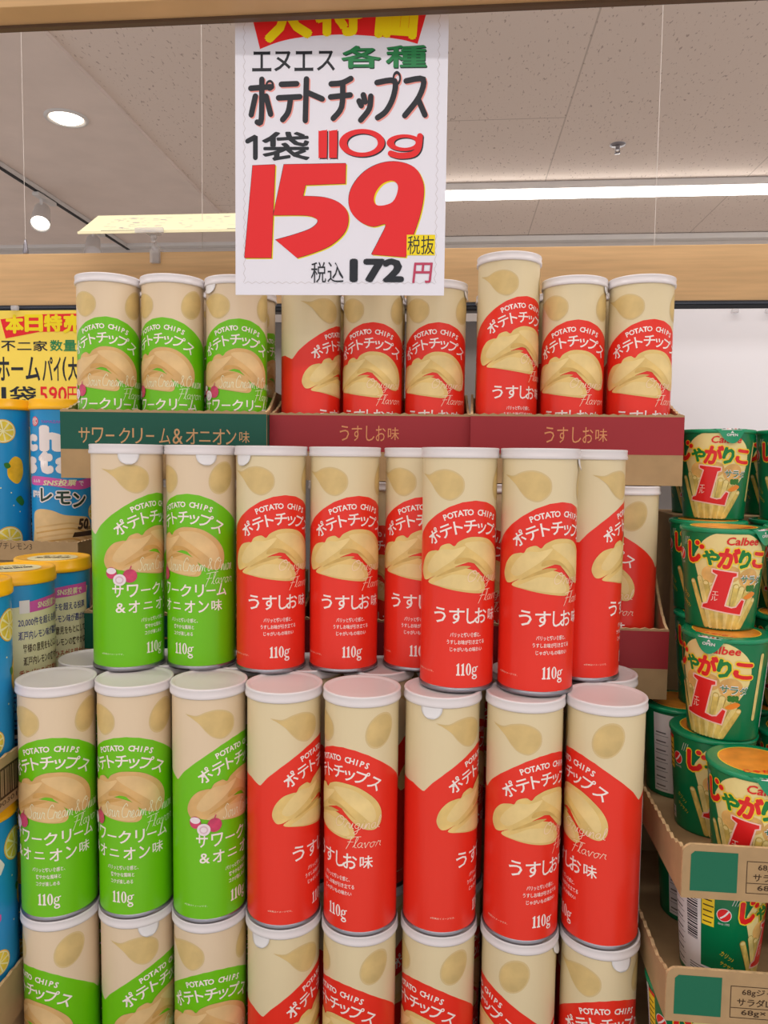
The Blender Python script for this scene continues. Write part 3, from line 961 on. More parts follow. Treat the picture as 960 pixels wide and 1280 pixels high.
# ------------------------------------------------------------------ cardboard trays with printed front
TW, TD, TF = .2256, .156, .003
def jag(x0, x1, z, amp, n, seed):
    rnd = random.Random(seed)
    return [(x0 + (x1 - x0) * i / n, z + (amp if i % 2 else 0) * rnd.uniform(.5, 1.2)) for i in range(n + 1)]
def panel(art, pts, fmap, th):
    """solid cardboard panel: pts outline in 2-D, printed face outwards"""
    b = art.bm(lambda x, y, h: fmap(x, y, h + th * .5), eps=.00015)
    n = len(pts)
    tri = tessellate_polygon([[Vector((p[0], p[1], 0)) for p in pts]])
    back = [b.verts.new(fmap(p[0], p[1], -th * .5)) for p in pts]
    fr = [b.verts.new(fmap(p[0], p[1], th * .5 - .00002)) for p in pts]
    ki = art.mi(KRAFTIN)
    for t in tri:
        f = b.faces.new([back[i] for i in t]); f.material_index = art.mi(KRAFT)
    for i in range(n):
        j = (i + 1) % n
        f = b.faces.new((fr[i], fr[j], back[j], back[i])); f.material_index = ki
    bmesh.ops.recalc_face_normals(b, faces=b.faces[:])
    return b
def make_tray(name, colour, fh, side_h, seed, text, loc, rz, W=TW, D=TD, band=None, raise_=0.0):
    """front at local y=0, cans behind it (+y); fh front height, side_h height of the side walls at the back"""
    root = empty(name, loc, rz)
    th = .0028
    b = bmesh.new(); box(b, (0, D / 2, TF / 2), (W - .0002, D - .0002, TF - .0004), bevel=.0003); bm_obj('base', b, KRAFT, root)
    # front
    a = Art()
    top = jag(W / 2, -W / 2, fh - .0012, .0016, 46, seed)
    pts = [(-W / 2, .0), (W / 2, .0)] + top
    a.poly(pts, KRAFT, 0)
    a.rect(-W / 2, fh * band[0], W / 2, fh * band[1], colour, 1)
    if text:
        text(a, fh)
    b = panel(a, pts, lambda x, y, h: Vector((x, -th * .5 - h, y)), th)
    bm_obj('front_panel', b, a.mats, root)
    # sides: low at the front corner, rising to the back
    for s in (-1, 1):
        a = Art()
        tops = [(D, side_h)] + jag(D * .55, .006, side_h, .0015, 14, seed + 5)[0:1]
        edge = jag(D * .55, 0, 0, .0014, 16, seed + s)
        tops = [(D, side_h)] + [(x, fh + (side_h - fh) * (x / (D * .55)) ** 1.5 + dz - .0012) for x, dz in edge]
        pts = [(0, 0), (D, 0)] + tops
        a.poly(pts, KRAFT, 0)
        lo, hi = fh * band[0], fh * band[1]
        a.rect(.0005, lo, D, hi, colour, 1)
        sx = s * (W / 2 - th * .5)
        b = panel(a, pts, lambda x, y, h, sx=sx, s=s: Vector((sx + s * h, x, y)), th)
        bm_obj('side_panel', b, a.mats, root)
    b = bmesh.new(); box(b, (0, D + th / 2, side_h / 2), (W, th, side_h), bevel=.0004); bm_obj('back_panel', b, KRAFT, root)
    return root
def txt_salt(a, fh):
    for ch, x0, x1 in (('う', -.033, -.0225), ('す', -.0195, -.008), ('し', -.0035, .006), ('お', .0075, .0185)):
        a.fit(ch, x0, fh * .70 - .0085, x1, fh * .70 + .0085, BOXTXTR, 2, w=.0)
    a.fit('味', .021, fh * .70 - .007, .0335, fh * .70 + .007, BOXTXTR, 2, w=.0)
def txt_sour(a, fh):
    x = -.0935
    y = fh * .62
    for ch, w_ in zip('サワークリーム&オニオン味', (14, 14, 12.5, 14, 13, 12, 14, 13, 15, 14, 15, 13, 13)):
        w2 = w_ * .00098
        if ch == 'ー':
            a.fit(ch, x + .001, y - .001, x + w2 - .002, y + .001, BOXTXT, 2, w=.012)
        else:
            hh = .0085 if ch != '味' else .0065
            if ch == 'ニ': hh = .0055
            a.fit(ch, x + .0006, y - hh, x + w2 - .0008, y + hh, BOXTXT, 2, w=.0)
        x += .01465
FH = .076
Z1 = -.022                       # cans in the upper trays stand here
ZT = Z1 - TF - .0015
Z1 = ZT + TF
def box_at(pxl, pxr, pyb, depth, z):
    return at_depth((pxl + pxr) / 2, depth, z)
upper = [('green', BOXGRN, txt_sour, at_depth(206, .838, ZT), radians(6.5), 11, (.42, .955)),
         ('red', BOXRED, txt_salt, at_depth(461, .853, ZT), radians(2), 12, (.43, .96)),
         ('red', BOXRED, txt_salt, at_depth(717, .822, ZT), radians(-1.0), 13, (.43, .96))]
ulab = ['dark green printed cardboard tray with tan lettering, holding three green cans in front',
        'red printed cardboard tray below the price sign, between the green tray and another red tray',
        'red printed cardboard tray at the right end of the upper row, holding the tallest can']
lname = ['green tray', 'middle red tray', 'right red tray']
phi1 = [[-13, -28, -3], [68, -8, -3], [28, 0, 16]]
tab1 = [[160, 170, -57], [180, 78, 80], [200, 80, 170]]
UP = []
for bi, (kind, colr, tx, p, rz, sd, bnd) in enumerate(upper):
    t = make_tray('cardboard_tray', colr, FH, .105, sd, tx, p, rz, band=bnd)
    tag(t, ulab[bi], 'cardboard tray', 'printed trays in the upper row')
    UP.append((p, rz))
    Rz = Matrix.Rotation(rz, 3, 'Z')
    for row in range(2):
        for ci in range(3):
            q = p + Rz @ Vector(((ci - 1) * (2 * RL + .0001), .0405 + row * .0737, 0))
            z = Z1
            if bi == 2 and ci == 0 and row == 0:
                z = Z1 + .0265
                bb = bmesh.new(); box(bb, ((ci - 1) * (2 * RL + .0001), .0405, TF + .0131), (.062, .062, .0258), bevel=.001)
                bm_obj('corrugated_insert', bb, KRAFT, t)
            pos = ('left', 'middle', 'right')[ci]
            if row == 0:
                l = '%s potato chip can, %s front one in the upper %s' % (kind, pos, lname[bi])
                if bi == 2 and ci == 0:
                    l = 'red potato chip can standing taller than the others in the upper right red tray'
                ph, tb = phi1[bi][ci], tab1[bi][ci]
            else:
                l = '%s potato chip can behind the %s front can of the upper %s' % (kind, pos, lname[bi])
                ph, tb = (-30, 100, 60)[ci], (60, 200, -80)[ci]
            can(kind, q.x, q.y, z, ph, l, G1 if row == 0 else 'cans in the back line of the upper trays', tb)
# lower and lowest trays behind the free standing cans
ZL = ZT - H - TF - .0005
ZLL = ZL - H - TF - .0005
YF = YB3 + RL + .0045
Y0 = max(YF, .812)
LOW = [('green', BOXGRN, txt_sour, -.303, Y0, -.297, Y0, 3, 'left green'), ('red', BOXRED, txt_salt, -.0945, Y0, -.10, Y0, 2, 'middle red'), ('red', BOXRED, txt_salt, .1135, Y0, .127, .918, 3, 'right red')]
for lv, zz in ((0, ZL), (1, ZLL)):
    for bi, (kind, colr, tx, cx0, y0_, cx1, y1_, nc, side) in enumerate(LOW):
        cx, y = ((cx0, y0_), (cx1, y1_))[lv]
        t = make_tray('cardboard_tray', colr, FH, .170 if (bi == 2 and lv == 0) else .105, 40 + 3 * lv + bi, tx if nc == 3 else None, (cx, y, zz + CZ), 0, W=TW if nc == 3 else .1525, band=upper[bi][6])
        where = ('lower', 'lowest')[lv]
        tag(t, '%s cardboard tray standing %s, behind the free standing cans' % (side, ('one level below the upper row', 'two levels below the upper row')[lv]), 'cardboard tray', 'printed trays in the %s row' % where)
        for ci in range(nc):
            ph = (-20, 30, -49)[ci + 3 - nc]
            x = cx + (ci - (nc - 1) / 2) * (2 * RL + .0001)
            can(kind, x, y + .0405, zz + TF, ph, '%s can at the %s in the %s tray %s' % (kind, ('left', 'middle', 'right')[ci] if nc == 3 else ('left', 'right')[ci], side, ('one level down', 'two levels down')[lv]), 'cans in the %s trays' % where, 180)
YLOW = Y0

# ------------------------------------------------------------------ snack cups (right side)
CH, CR1, CR0 = .0978, .0405, .0315
def cr(y):
    return CR0 + (CR1 - .0012 - CR0) * (y / CH)
CREF = .036
def cang(d): return radians(d) * CREF
def cup_label():
    a = Art()
    h = CH
    xs = [-180 + 4 * i for i in range(91)]
    n = len(xs)
    a.raw([(cang(x), .001) for x in xs] + [(cang(x), h - .003) for x in xs], [(i, i + 1, n + i + 1, n + i) for i in range(n - 1)], CUPG, 0)
    P = lambda pts: [(cang(d), v * h) for d, v in pts]
    # cream glow behind the name, narrowing to the fan of sticks
    body = [(-42, .80), (-34, .88), (-18, .95), (4, .97), (28, .95), (48, .87), (60, .76), (62, .62), (56, .50), (46, .40), (36, .28), (26, .10), (22, .012), (-24, .012), (-28, .10), (-36, .30), (-40, .44), (-46, .58), (-50, .70)]
    a.poly(P(body), CUPCREAM, 1, smooth=3)
    # potatoes
    for cx, cy, rx, ry in ((-22, .55, 15, .085), (34, .52, 17, .10), (6, .56, 13, .08)):
        a.ell(cang(cx), cy * h, cang(rx), ry * h, POTB, 2)
    # fan of potato sticks
    sticks = [(-52, .46, -29, .040), (-40, .50, -22, .036), (-30, .46, -16, .036), (-20, .42, -11, .036), (-8, .40, -6, .036), (2, .42, 0, .036), (14, .44, 6, .036), (23, .42, 11, .036), (32, .40, 16, .036), (41, .34, 20, .036), (47, .30, 24, .040)]
    for i, (d0, v0, d1, v1) in enumerate(sticks):
        a.stroke(P([(d0, v0), (d1, v1)]), .0056, STICKD, 3, round_=True)
        a.stroke(P([(d0, v0), (d1, v1)]), .0049, (STICK, STICKL)[i % 2], 4, round_=True)
        a.ell(cang(d0), v0 * h, .0022, .0016, CUPCREAM, 5)
    # maker's name
    a.fit('Calbee', cang(-3), .845 * h, cang(44), .925 * h, CUPRED, 5, w=.022, shear=.18)
    # product name
    L_ = [('じ', -62, -33, .635, .875, CUPRED, .05), ('や', -37, -9, .625, .805, CUPGRN, -.1), ('が', -15, 17, .595, .84, CUPRED, -.12), ('り', 13, 35, .60, .81, CUPGRN, -.15), ('こ', 34, 66, .605, .79, CUPRED, -.1)]
    for ch, d0, d1, v0, v1, m, rt in L_:
        if ch == 'じ':
            a.fit('し', cang(d0), v0 * h, cang(d1 - 3), v1 * h, CUPYEL, 6, w=.11)
            a.fit('し', cang(d0 + 1.5), (v0 + .012) * h, cang(d1 - 4.5), (v1 - .012) * h, m, 7, w=.075)
            for k in range(2):
                a.ell(cang(-43 + k * 7), (.850 - k * .035) * h, .0032, .0032, CUPYEL, 6)
                a.ell(cang(-43 + k * 7), (.850 - k * .035) * h, .0024, .0024, m, 7)
        else:
            a.fit(ch, cang(d0), v0 * h, cang(d1), v1 * h, CUPYEL, 6, w=.11, rot=rt)
            a.fit(ch, cang(d0 + 1.5), (v0 + .012) * h, cang(d1 - 1.5), (v1 - .012) * h, m, 7, w=.055, rot=rt)
    # the big red L
    def bigL(g):
        pts = [(-20, .60), (13, .575), (13, .545), (8, .535), (-2, .245), (9, .225), (16, .235), (24, .31), (28, .30), (23, .165), (-35, .215), (-34, .245), (-27, .26), (-13, .55), (-20, .575)]
        cx = sum(p[0] for p in pts) / len(pts); cy = sum(p[1] for p in pts) / len(pts)
        return pts
    pts = P(bigL(0))
    a.poly(pts, CUPRED, 9)
    a.stroke(pts + [pts[0]], .0026, CUPPINK, 8)
    a.fit('エ', cang(-20), .345 * h, cang(-11), .385 * h, CUPPINK, 10, w=.01)
    a.fit('ル', cang(-22), .29 * h, cang(-12), .335 * h, CUPPINK, 10, w=.01)
    for i, ch in enumerate('サラダ'):
        d0 = 20 + i * 13
        a.fit(ch, cang(d0 - .8), (.465 - i * .004) * h, cang(d0 + 11.8), (.555 - i * .004) * h, BARW, 9, w=.045)
        a.fit(ch, cang(d0), (.475 - i * .004) * h, cang(d0 + 11), (.545 - i * .004) * h, CUPG, 10, w=.012)
    # carrot and parsley
    a.poly(P([(27, .335), (40, .385), (48, .375), (46, .345), (34, .315)]), CARROT, 6, smooth=3)
    for k in range(6):
        a.ell(cang(33 + 5 * (k % 3)), (.41 + .025 * (k // 3)) * h, .0021, .0018, LEAF, 7, rot=k)
    # small yellow shouts at left, red emblem
    a.fit('カリッ♪', cang(-82), .30 * h, cang(-62), .35 * h, CUPYEL, 3, w=.0, rot=-.5)
    a.fit('サクサク♪', cang(-82), .21 * h, cang(-59), .25 * h, CUPYEL, 3, w=.0, rot=-.45)
    a.ell(cang(-79), .72 * h, .0058, .0062, BARW, 3)
    a.ell(cang(-79), .72 * h, .0052, .0056, CUPRED, 4)
    a.stroke(P([(-83, .69), (-78, .72), (-74, .76)]), .0014, BARW, 5, smooth=3)
    a.fit('Since 1995', cang(-86), .625 * h, cang(-72), .645 * h, BARW, 3)
    for k in range(3):
        a.stroke(P([(-70 + k * 3.5, .82), (-66 + k * 3.5, .90)]), .0004, BARW, 3)
    # upright stick at right
    a.stroke(P([(74, .22), (79, .84)]), .0040, STICKL, 3)
    # back label: white panel, bar code, yellow notice, table
    a.rect(cang(-162), .05 * h, cang(-108), .93 * h, BARW, 1)
    rnd = random.Random(3)
    y = .40
    while y < .88:
        w_ = rnd.choice((.006, .010, .016))
        a.rect(cang(-130), y * h, cang(-113), (y + w_) * h, BLACK, 2)
        y += w_ + rnd.choice((.006, .010))
    for k in range(7):
        a.rect(cang(-160), (.08 + k * .10) * h, cang(-136), (.084 + k * .10) * h, BLACK, 2)
        a.rect(cang(-158), (.11 + k * .10) * h, cang(-140), (.125 + k * .10) * h, GREYM, 2)
    a.rect(cang(-128), .06 * h, cang(-92), .18 * h, BARW, 2)
    for k in range(4):
        a.rect(cang(-126), (.08 + k * .024) * h, cang(-99 + (k % 2) * 4), (.090 + k * .024) * h, GREYM, 3)
    a.rect(cang(-107), .58 * h, cang(-91), .92 * h, CUPYEL, 1)
    a.rect(cang(-107), .885 * h, cang(-91), .92 * h, CUPRED, 2)
    for k in range(5):
        a.rect(cang(-105.5), (.61 + k * .052) * h, cang(-94 + (k % 2) * 2), (.622 + k * .052) * h, BROWNI, 2)
    # other side panels
    a.rect(cang(100), .10 * h, cang(150), .90 * h, BARW, 1)
    for k in range(12):
        a.rect(cang(104), (.14 + k * .06) * h, cang(146 - 9 * (k % 3)), (.155 + k * .06) * h, GREYM, 2)
    def fm(x, y, hh):
        t = x / CREF
        r_ = cr(y) + hh
        return Vector((r_ * sin(t), -r_ * cos(t), y))
    return a, fm
def make_cup():
    root = empty('snack_cup', (0, 0, 0))
    a, fm = cup_label()
    b = a.bm(fm, dx=cang(6))
    lathe(b, [(CR0 - .002, .004), (CR0 - .0015, 0), (CR0 + .0002, 0), (CR0 + .0003, .002)], 48, a.mi(CUPG))
    lathe(b, [(0, .004), (CR0 - .002, .004)], 48, a.mi(BARW))
    bm_obj('cup_wall', b, a.mats, root, smooth=True)
    # peel-off foil lid with rim
    b = bmesh.new()
    lathe(b, [(cr(CH) - .002, CH - .0045), (CR1 - .0008, CH - .0045), (CR1, CH - .0035), (CR1, CH - .0012), (CR1 - .0008, CH - .0003), (CR1 - .002, CH), (.0305, CH)], 56, 0)
    lathe(b, [(.0305, CH), (0, CH)], 56, 1)
    lid = bm_obj('foil_lid', b, [FOILG, FOILO], root, smooth=False)
    # print on the lid
    a = Art()
    a.ell(0, 0, .0308, .0308, CUPYEL, 0, hole=.965, n=48)
    a.fit('じゃがりこ', -.019, -.0275, .019, -.0205, CUPRED, 0, w=.03)
    b = a.bm(lambda x, y, h: Vector((x, y, CH + .00012 + h)))
    bm_obj('lid_print', b, a.mats, lid)
    # opening tab that folds down over the rim, front side
    a = Art()
    tabp = smooth_closed([(-27, .006), (-18, -.004), (-9, -.0125), (0, -.0155), (9, -.0125), (18, -.004), (27, .006)], 4)
    tp = [(cang(d), v) for d, v in tabp]
    a.poly(tp, FOILG, 0)
    a.poly([(cang(-17), .0030), (cang(17), .0030), (cang(15), -.0012), (cang(-15), -.0012)], BARW, 1)
    for k in range(5):
        a.rect(cang(-13 + k * 5.5), -.0002, cang(-10 + k * 5.5), .0020, CUPRED if k % 2 else BLACK, 2)
    a.fit('OPEN', cang(-8), -.0078, cang(8), -.0050, BARW, 1, w=.02)
    a.poly([(cang(-2.4), -.0042), (cang(2.4), -.0042), (0, -.0022)], BARW, 1)
    def ft(x, y, h):
        t = x / CREF
        if y > .0:
            r_ = CR1 + .0004 + h - y * .35
            return Vector((r_ * sin(t), -r_ * cos(t), CH + .0003 + h - .0002))
        r_ = CR1 + .0005 + h + (-y) * .10
        return Vector((r_ * sin(t), -r_ * cos(t), CH + y))
    b = a.bm(ft, dx=cang(5))
    bm_obj('open_tab', b, a.mats, lid, smooth=True)
    register(root)
    return root
CUP = make_cup()
cup_used = [0]
def cup(px, depth, z, phi, label, tab=None, dz=0.0):
    o = copy_tree(CUP) if cup_used[0] else CUP
    cup_used[0] = 1
    p = at_depth(px, depth, z)
    o.location = p
    o.rotation_euler = (0, 0, facing(p.x, p.y, phi))
    for c in (o.children if o is not CUP else KIDS[o.name]):
        if c.name.startswith('foil_lid'):
            c.rotation_euler = (0, 0, radians((tab if tab is not None else 8) - phi))
    tag(o, label, 'snack cup', 'green snack cups stacked at right')
    return o
CP = CH + .0006
ZA = .035 - CH
ZAi = [ZA - i * CP for i in range(5)]        # A, B, C, D bases
cup(891, .85, ZA, -4, 'green snack cup at the top of the right stack, just below the white sheet', 22)
cup(989, .842, ZA, 6, 'green snack cup in the top right corner of the stack, cut by the photo edge', 40)
cup(874, .935, ZA, -4, 'green snack cup hidden behind the top left cup of the right stack', 150)
cup(966, .925, ZA, 10, 'green snack cup behind the gap between the two top cups', 150)
cup(899, .755, ZAi[1], 8, 'green snack cup second from top, large red L facing front', 62)
cup(1004, .765, ZAi[1], 8, 'green snack cup cut by the photo edge, second level from top', 60)
cup(880, .840, ZAi[1], 4, 'green snack cup in shade behind the second level cup, beside the red tray', 150)
cup(980, .852, ZAi[1], 0, 'green snack cup at the back of the second level, right one', 150)
cup(902, .735, ZAi[2], -24, 'green snack cup third level from top, L turned to the left', -20)
cup(1008, .735, ZAi[2], 20, 'green snack cup third level from top, cut by the photo edge', 80)
cup(887, .822, ZAi[2], 0, 'green snack cup behind the third level cup, hidden by the red tray', 150)
cup(982, .822, ZAi[2], 0, 'green snack cup at the back of the third level, right one', 150)
cup(886, .750, ZAi[3], 26, 'green snack cup on the fourth level, label turned right, round red emblem showing', 150)
cup(938, .668, ZAi[3], -5, 'green snack cup nearest the camera in the open tray, orange lid seen from above', 22)
cup(995, .748, ZAi[3], 0, 'green snack cup at the right of the fourth level, orange lid cut by the edge', 150)
cup(846, .832, ZAi[3], 120, 'green snack cup in shade at the back left of the tray, small print showing', 150)
cup(945, .833, ZAi[3], 120, 'green snack cup at the back of the fourth level, hidden from view', 150)

def make_open_tray(px, py, zrel, label, seed, W=.34, D=.272, fh=.046, sh=.034):
    c = on_z(px, py, zrel)
    root = empty('display_tray', (c.x, c.y, c.z), radians(0))
    tag(root, label, 'cardboard tray', 'brown trays under the snack cups')
    th = .003
    b = bmesh.new(); box(b, (W / 2, D / 2, .0012), (W - .0004, D - .0004, .0024), bevel=.0003); bm_obj('base', b, KRAFT, root)
    a = Art()
    rr = .008
    pts = [(0, 0), (W, 0), (W, fh)] + [(rr - rr * cos(t) * 0 - rr * sin(t) * 1, fh - rr + rr * cos(t)) for t in [pi / 2 * i / 5 for i in range(6)]]
    a.poly(pts, KRAFT, 0)
    PX = lambda u: u / 1000.0
    gx0, gx1, gy0, gy1 = .0065, .0440, .0065, fh - .0055
    a.poly([(gx0, gy0), (gx1, gy0), (gx1, gy1), (gx0 + .003, gy1), (gx0, gy1 - .003)], mat('tray_green', (26, 108, 78), .55, .3), 1)
    # bordered product text
    bx0, bx1, by0, by1 = .0510, .1480, .0070, .0345
    t_ = .0006
    for r_ in ((bx0, by0, bx1, by0 + t_), (bx0, by1 - t_, bx1, by1), (bx0, by0, bx0 + t_, by1), (bx1 - t_, by0, bx1, by1), (bx0, by0 + .0085, bx1, by0 + .0085 + t_)):
        a.rect(*r_, BROWNI, 1)
    a.fit('68gジャガリコ', .0600, .0258, .1080, .0327, BROWNI, 1, w=.012)
    a.fit('サラダLサイズ', .0565, .0175, .1045, .0243, BROWNI, 1, w=.012)
    a.fit('68g×12', .0600, .0085, .0900, .0144, BROWNI, 1, w=.012)
    b = panel(a, pts, lambda x, y, h: Vector((x, -th * .5 - h, y)), th)
    bm_obj('front_panel', b, a.mats, root)
    for s in (0, 1):
        a = Art()
        edge = jag(D, .004, sh - .001, .0024, 40, seed + s)
        pts = [(0, 0), (D, 0)] + [(x, z + (fh - sh - .004) * max(0, 1 - x / .03)) for x, z in edge] + [(0, fh - .004)]
        a.poly(pts, KRAFT, 0)
        sx = (th * .5) if s == 0 else W - th * .5
        sg = -1 if s == 0 else 1
        b = panel(a, pts, lambda x, y, h, sx=sx, sg=sg: Vector((sx + sg * h, x, y)), th)
        bm_obj('side_panel', b, a.mats, root)
    b = bmesh.new(); box(b, (W / 2, D + th / 2, sh / 2), (W, th, sh), bevel=.0004); bm_obj('back_panel', b, KRAFT, root)
    return root
zt1 = ZAi[3] - .0028
zt2 = zt1 - CP - .0028
zt3 = zt2 - CP - .0028
make_open_tray(850, 1119, zt1, 'brown cardboard tray with green square, upper one of the two at lower right', 31)
make_open_tray(830, 1272, zt2, 'brown cardboard tray with green square in the bottom right corner', 37)
make_open_tray(826, 1440, zt3, 'brown cardboard tray below the bottom edge of the photo at right', 41)
cup(896, .690, zt2 + .0028, 85, 'green snack cup showing its barcode and yellow notice, between the two brown trays', 170)
cup(866, .778, zt2 + .0028, 120, 'green snack cup in shade behind the barcode cup between the trays', 170)
cup(1080, .70, zt2 + .0028, 0, 'green snack cup at the right end between the two brown trays', 170)
cup(975, .82, zt2 + .0028, 100, 'green snack cup at the back between the two brown trays', 170)
cup(860, .685, zt3 + .0028, 40, 'green snack cup under the lowest tray in view, only its lid rim showing', 170)
cup(960, .72, zt3 + .0028, 0, 'green snack cup hidden under the bottom right tray', 170)
cup(1095, .715, zt3 + .0028, 0, 'green snack cup under the bottom right tray, outermost', 170)

# ------------------------------------------------------------------ blue cans with yellow caps (left side)
BH, BR, BRL = .207, .0395, .0415
def bang(d): return radians(d) * BR
def blue_label():
    a = Art()
    h = BH
    V = lambda v: BH - (1 - v) * .2126
    P = lambda pts: [(bang(d), V(v)) for d, v in pts]
    xs = [-180 + 5 * i for i in range(73)]; n = len(xs)
    a.raw([(bang(x), .003) for x in xs] + [(bang(x), BH - .012) for x in xs], [(i, i + 1, n + i + 1, n + i) for i in range(n - 1)], CSBLUE, 0)
    # front: logo, name, banner, flavour, chips
    a.ell(bang(-52), V(.862), .0063, .0063, mat('cs_redpink', (226, 60, 84), .35, .4), 2)
    a.ell(bang(-52), V(.862), .0050, .0050, CSWH, 3, hole=.86)
    a.fit('YBC', bang(-58), V(.845), bang(-46), V(.880), CSWH, 3, w=.03)
    a.fit('YAMAZAKI BISCUITS', bang(-36), V(.850), bang(40), V(.868), mat('cs_violet', (150, 96, 190), .35, .4), 2, w=.02)
    for ch, d0, d1, y0, y1 in (('c', -88, -45, .678, .785), ('h', -41, 6, .678, .838), ('i', 12, 27, .678, .838), ('p', 33, 82, .640, .785),
                               ('s', -88, -48, .540, .648), ('t', -44, -13, .540, .685), ('a', -10, 33, .540, .648), ('r', 38, 70, .540, .648)):
        a.fit(ch, bang(d0), V(y0), bang(d1), V(y1), CSWH, 2, w=.075)
    a.poly(P([(-66, .475), (-66, .525), (-20, .520), (30, .500), (70, .530), (70, .475), (30, .445), (-20, .470)]), CSMAG, 3, smooth=3)
    a.fit('SNS投票', bang(-34), V(.468), bang(28), V(.508), CSNOTE, 4, w=.03, shear=.2)
    a.fit('で', bang(32), V(.468), bang(42), V(.498), CSWH, 4, w=.03)
    a.fit('みんな', bang(-60), V(.487), bang(-40), V(.508), CSWH, 4, w=.03)
    a.fit('瀬戸内', bang(-64), V(.395), bang(-42), V(.44), CSWH, 4, w=.05)
    for off, m, L in ((.11, CSWH, 4), (.03, mat('cs_ink_green', (30, 58, 40), .35, .4), 5)):
        for ch, d0, d1, y0, y1 in (('レ', -40, -16, .37, .455), ('モ', -10, 16, .355, .435), ('ン', 20, 46, .335, .425)):
            g = .006 if off > .1 else 0
            a.fit(ch, bang(d0) - g * .3, V(y0) - g * .25, bang(d1) + g * .3, V(y1) + g * .25, m, L, w=off)
    # chip stack
    a.poly(P([(-62, .27), (-58, .305), (-42, .325), (-18, .318), (4, .29), (30, .28), (52, .265), (60, .20), (60, .055), (-58, .055), (-62, .20)]), CHIPGL, 2, smooth=3)
    for k in range(5):
        y = .225 - k * .032
        a.stroke(P([(-56 + k * 2, y - .02), (-20, y), (20, y + .012), (56 - k * 2, y - .03)]), .0022, CHIPGD if k % 2 else CHIPG, 3, smooth=4, round_=False)
    a.fit('50', bang(28), V(.195), bang(52), V(.265), BROWNI, 5, w=.05, shear=.2)
    a.fit('周年', bang(46), V(.190), bang(58), V(.215), BROWNI, 5, w=.03)
    a.poly(P([(18, .150), (22, .180), (60, .185), (66, .155)]), BROWNI, 4)
    # lemon side (right of the front)
    bang0 = bang
    bang_l = lambda d: bang0(d + 216)
    P = lambda pts: [(bang_l(d), V(v)) for d, v in pts]
    def slice_(d, v, r_, rot=0.0):
        a.ell(bang_l(d), V(v), r_, r_, LEMON, 2)
        a.ell(bang_l(d), V(v), r_ * .93, r_ * .93, LEMONP, 3)
        for k in range(8):
            t0 = rot + 2 * pi * k / 8 + .09; t1 = rot + 2 * pi * (k + 1) / 8 - .09
            a.poly([(bang_l(d) + r_ * .1 * cos((t0 + t1) / 2), V(v) + r_ * .1 * sin((t0 + t1) / 2)), (bang_l(d) + r_ * .82 * cos(t0), V(v) + r_ * .82 * sin(t0)), (bang_l(d) + r_ * .85 * cos((t0 + t1) / 2), V(v) + r_ * .85 * sin((t0 + t1) / 2)), (bang_l(d) + r_ * .82 * cos(t1), V(v) + r_ * .82 * sin(t1))], LEMONC, 4)
    slice_(-112, .80, .0155, .2)
    slice_(-104, .13, .0170, .1)
    slice_(-146, .30, .0120, .3)
    a.poly(P([(-106, .53), (-104, .60), (-92, .645), (-78, .62), (-75, .55), (-80, .50), (-88, .475), (-98, .49)]), LEMON, 2, smooth=3)
    a.poly(P([(-112, .60), (-104, .605), (-100, .58), (-108, .57)]), LEAF, 3, smooth=3)
    a.poly(P([(-92, .375), (-82, .40), (-74, .36), (-80, .335)]), LEAF, 3, smooth=3)
    for d, v in ((-100, .42), (-118, .45), (-96, .34), (-120, .66), (-84, .30)):
        a.ell(bang_l(d), V(v), .0009, .0009, LEMONP, 3, n=8)
    bang_n = lambda d: bang0(d - 281)
    P = lambda pts: [(bang_n(d), V(v)) for d, v in pts]
    # back: cream note with story, fine print, black stripe
    a.poly(P([(86, .45), (86, .80), (90, .83), (176, .85), (179, .80), (179, .46), (170, .44)]), CSNOTE, 2, smooth=2)
    a.poly(P([(104, .800), (104, .85), (140, .865), (178, .87), (179, .815)]), CSMAG, 3)
    a.fit('SNS投票で', bang_n(124), V(.815), bang_n(166), V(.852), CSNOTE, 4, w=.03, shear=.1)
    a.rect(bang_n(98), V(.80), bang_n(112), V(.862), CSWH, 4)
    for i, t in enumerate(('20,000件を超える投票', '瀬戸内レモン味が選ばれ', '皆様の意見をもとにして', '瀬戸内レモンの爽やかな', '香りがひろがる味わい')):
        y = .735 - i * .062
        a.fit(t, bang_n(96 + (6 if i in (2, 3) else 0)), V(y), bang_n(172), V(y + .042), (mat('cs_ink_navy', (44, 50, 120), .35, .4) if i < 2 else BROWNI if i != 4 else mat('cs_ink_orange', (180, 70, 40), .35, .4)), 4, w=.012)
    rnd = random.Random(5)
    for i in range(17):
        y = .42 - i * .0225
        if i in (8, 9):
            continue
        d = -178 if False else 84
        while d < 172:
            w_ = rnd.uniform(4, 14)
            a.rect(bang_n(d), V(y), bang_n(min(176, d + w_)), V(y + .010), CSBLUED, 2)
            d += w_ + rnd.uniform(1.5, 4)
    a.rect(bang_n(84), V(.222), bang_n(178), V(.250), BLACK, 3)
    a.rect(bang_n(84), V(.205), bang_n(178), V(.222), CSWH, 3)
    def fm(x, y, hh):
        t = x / BR
        r_ = BR + hh
        return Vector((r_ * sin(t), -r_ * cos(t), y))
    return a, fm
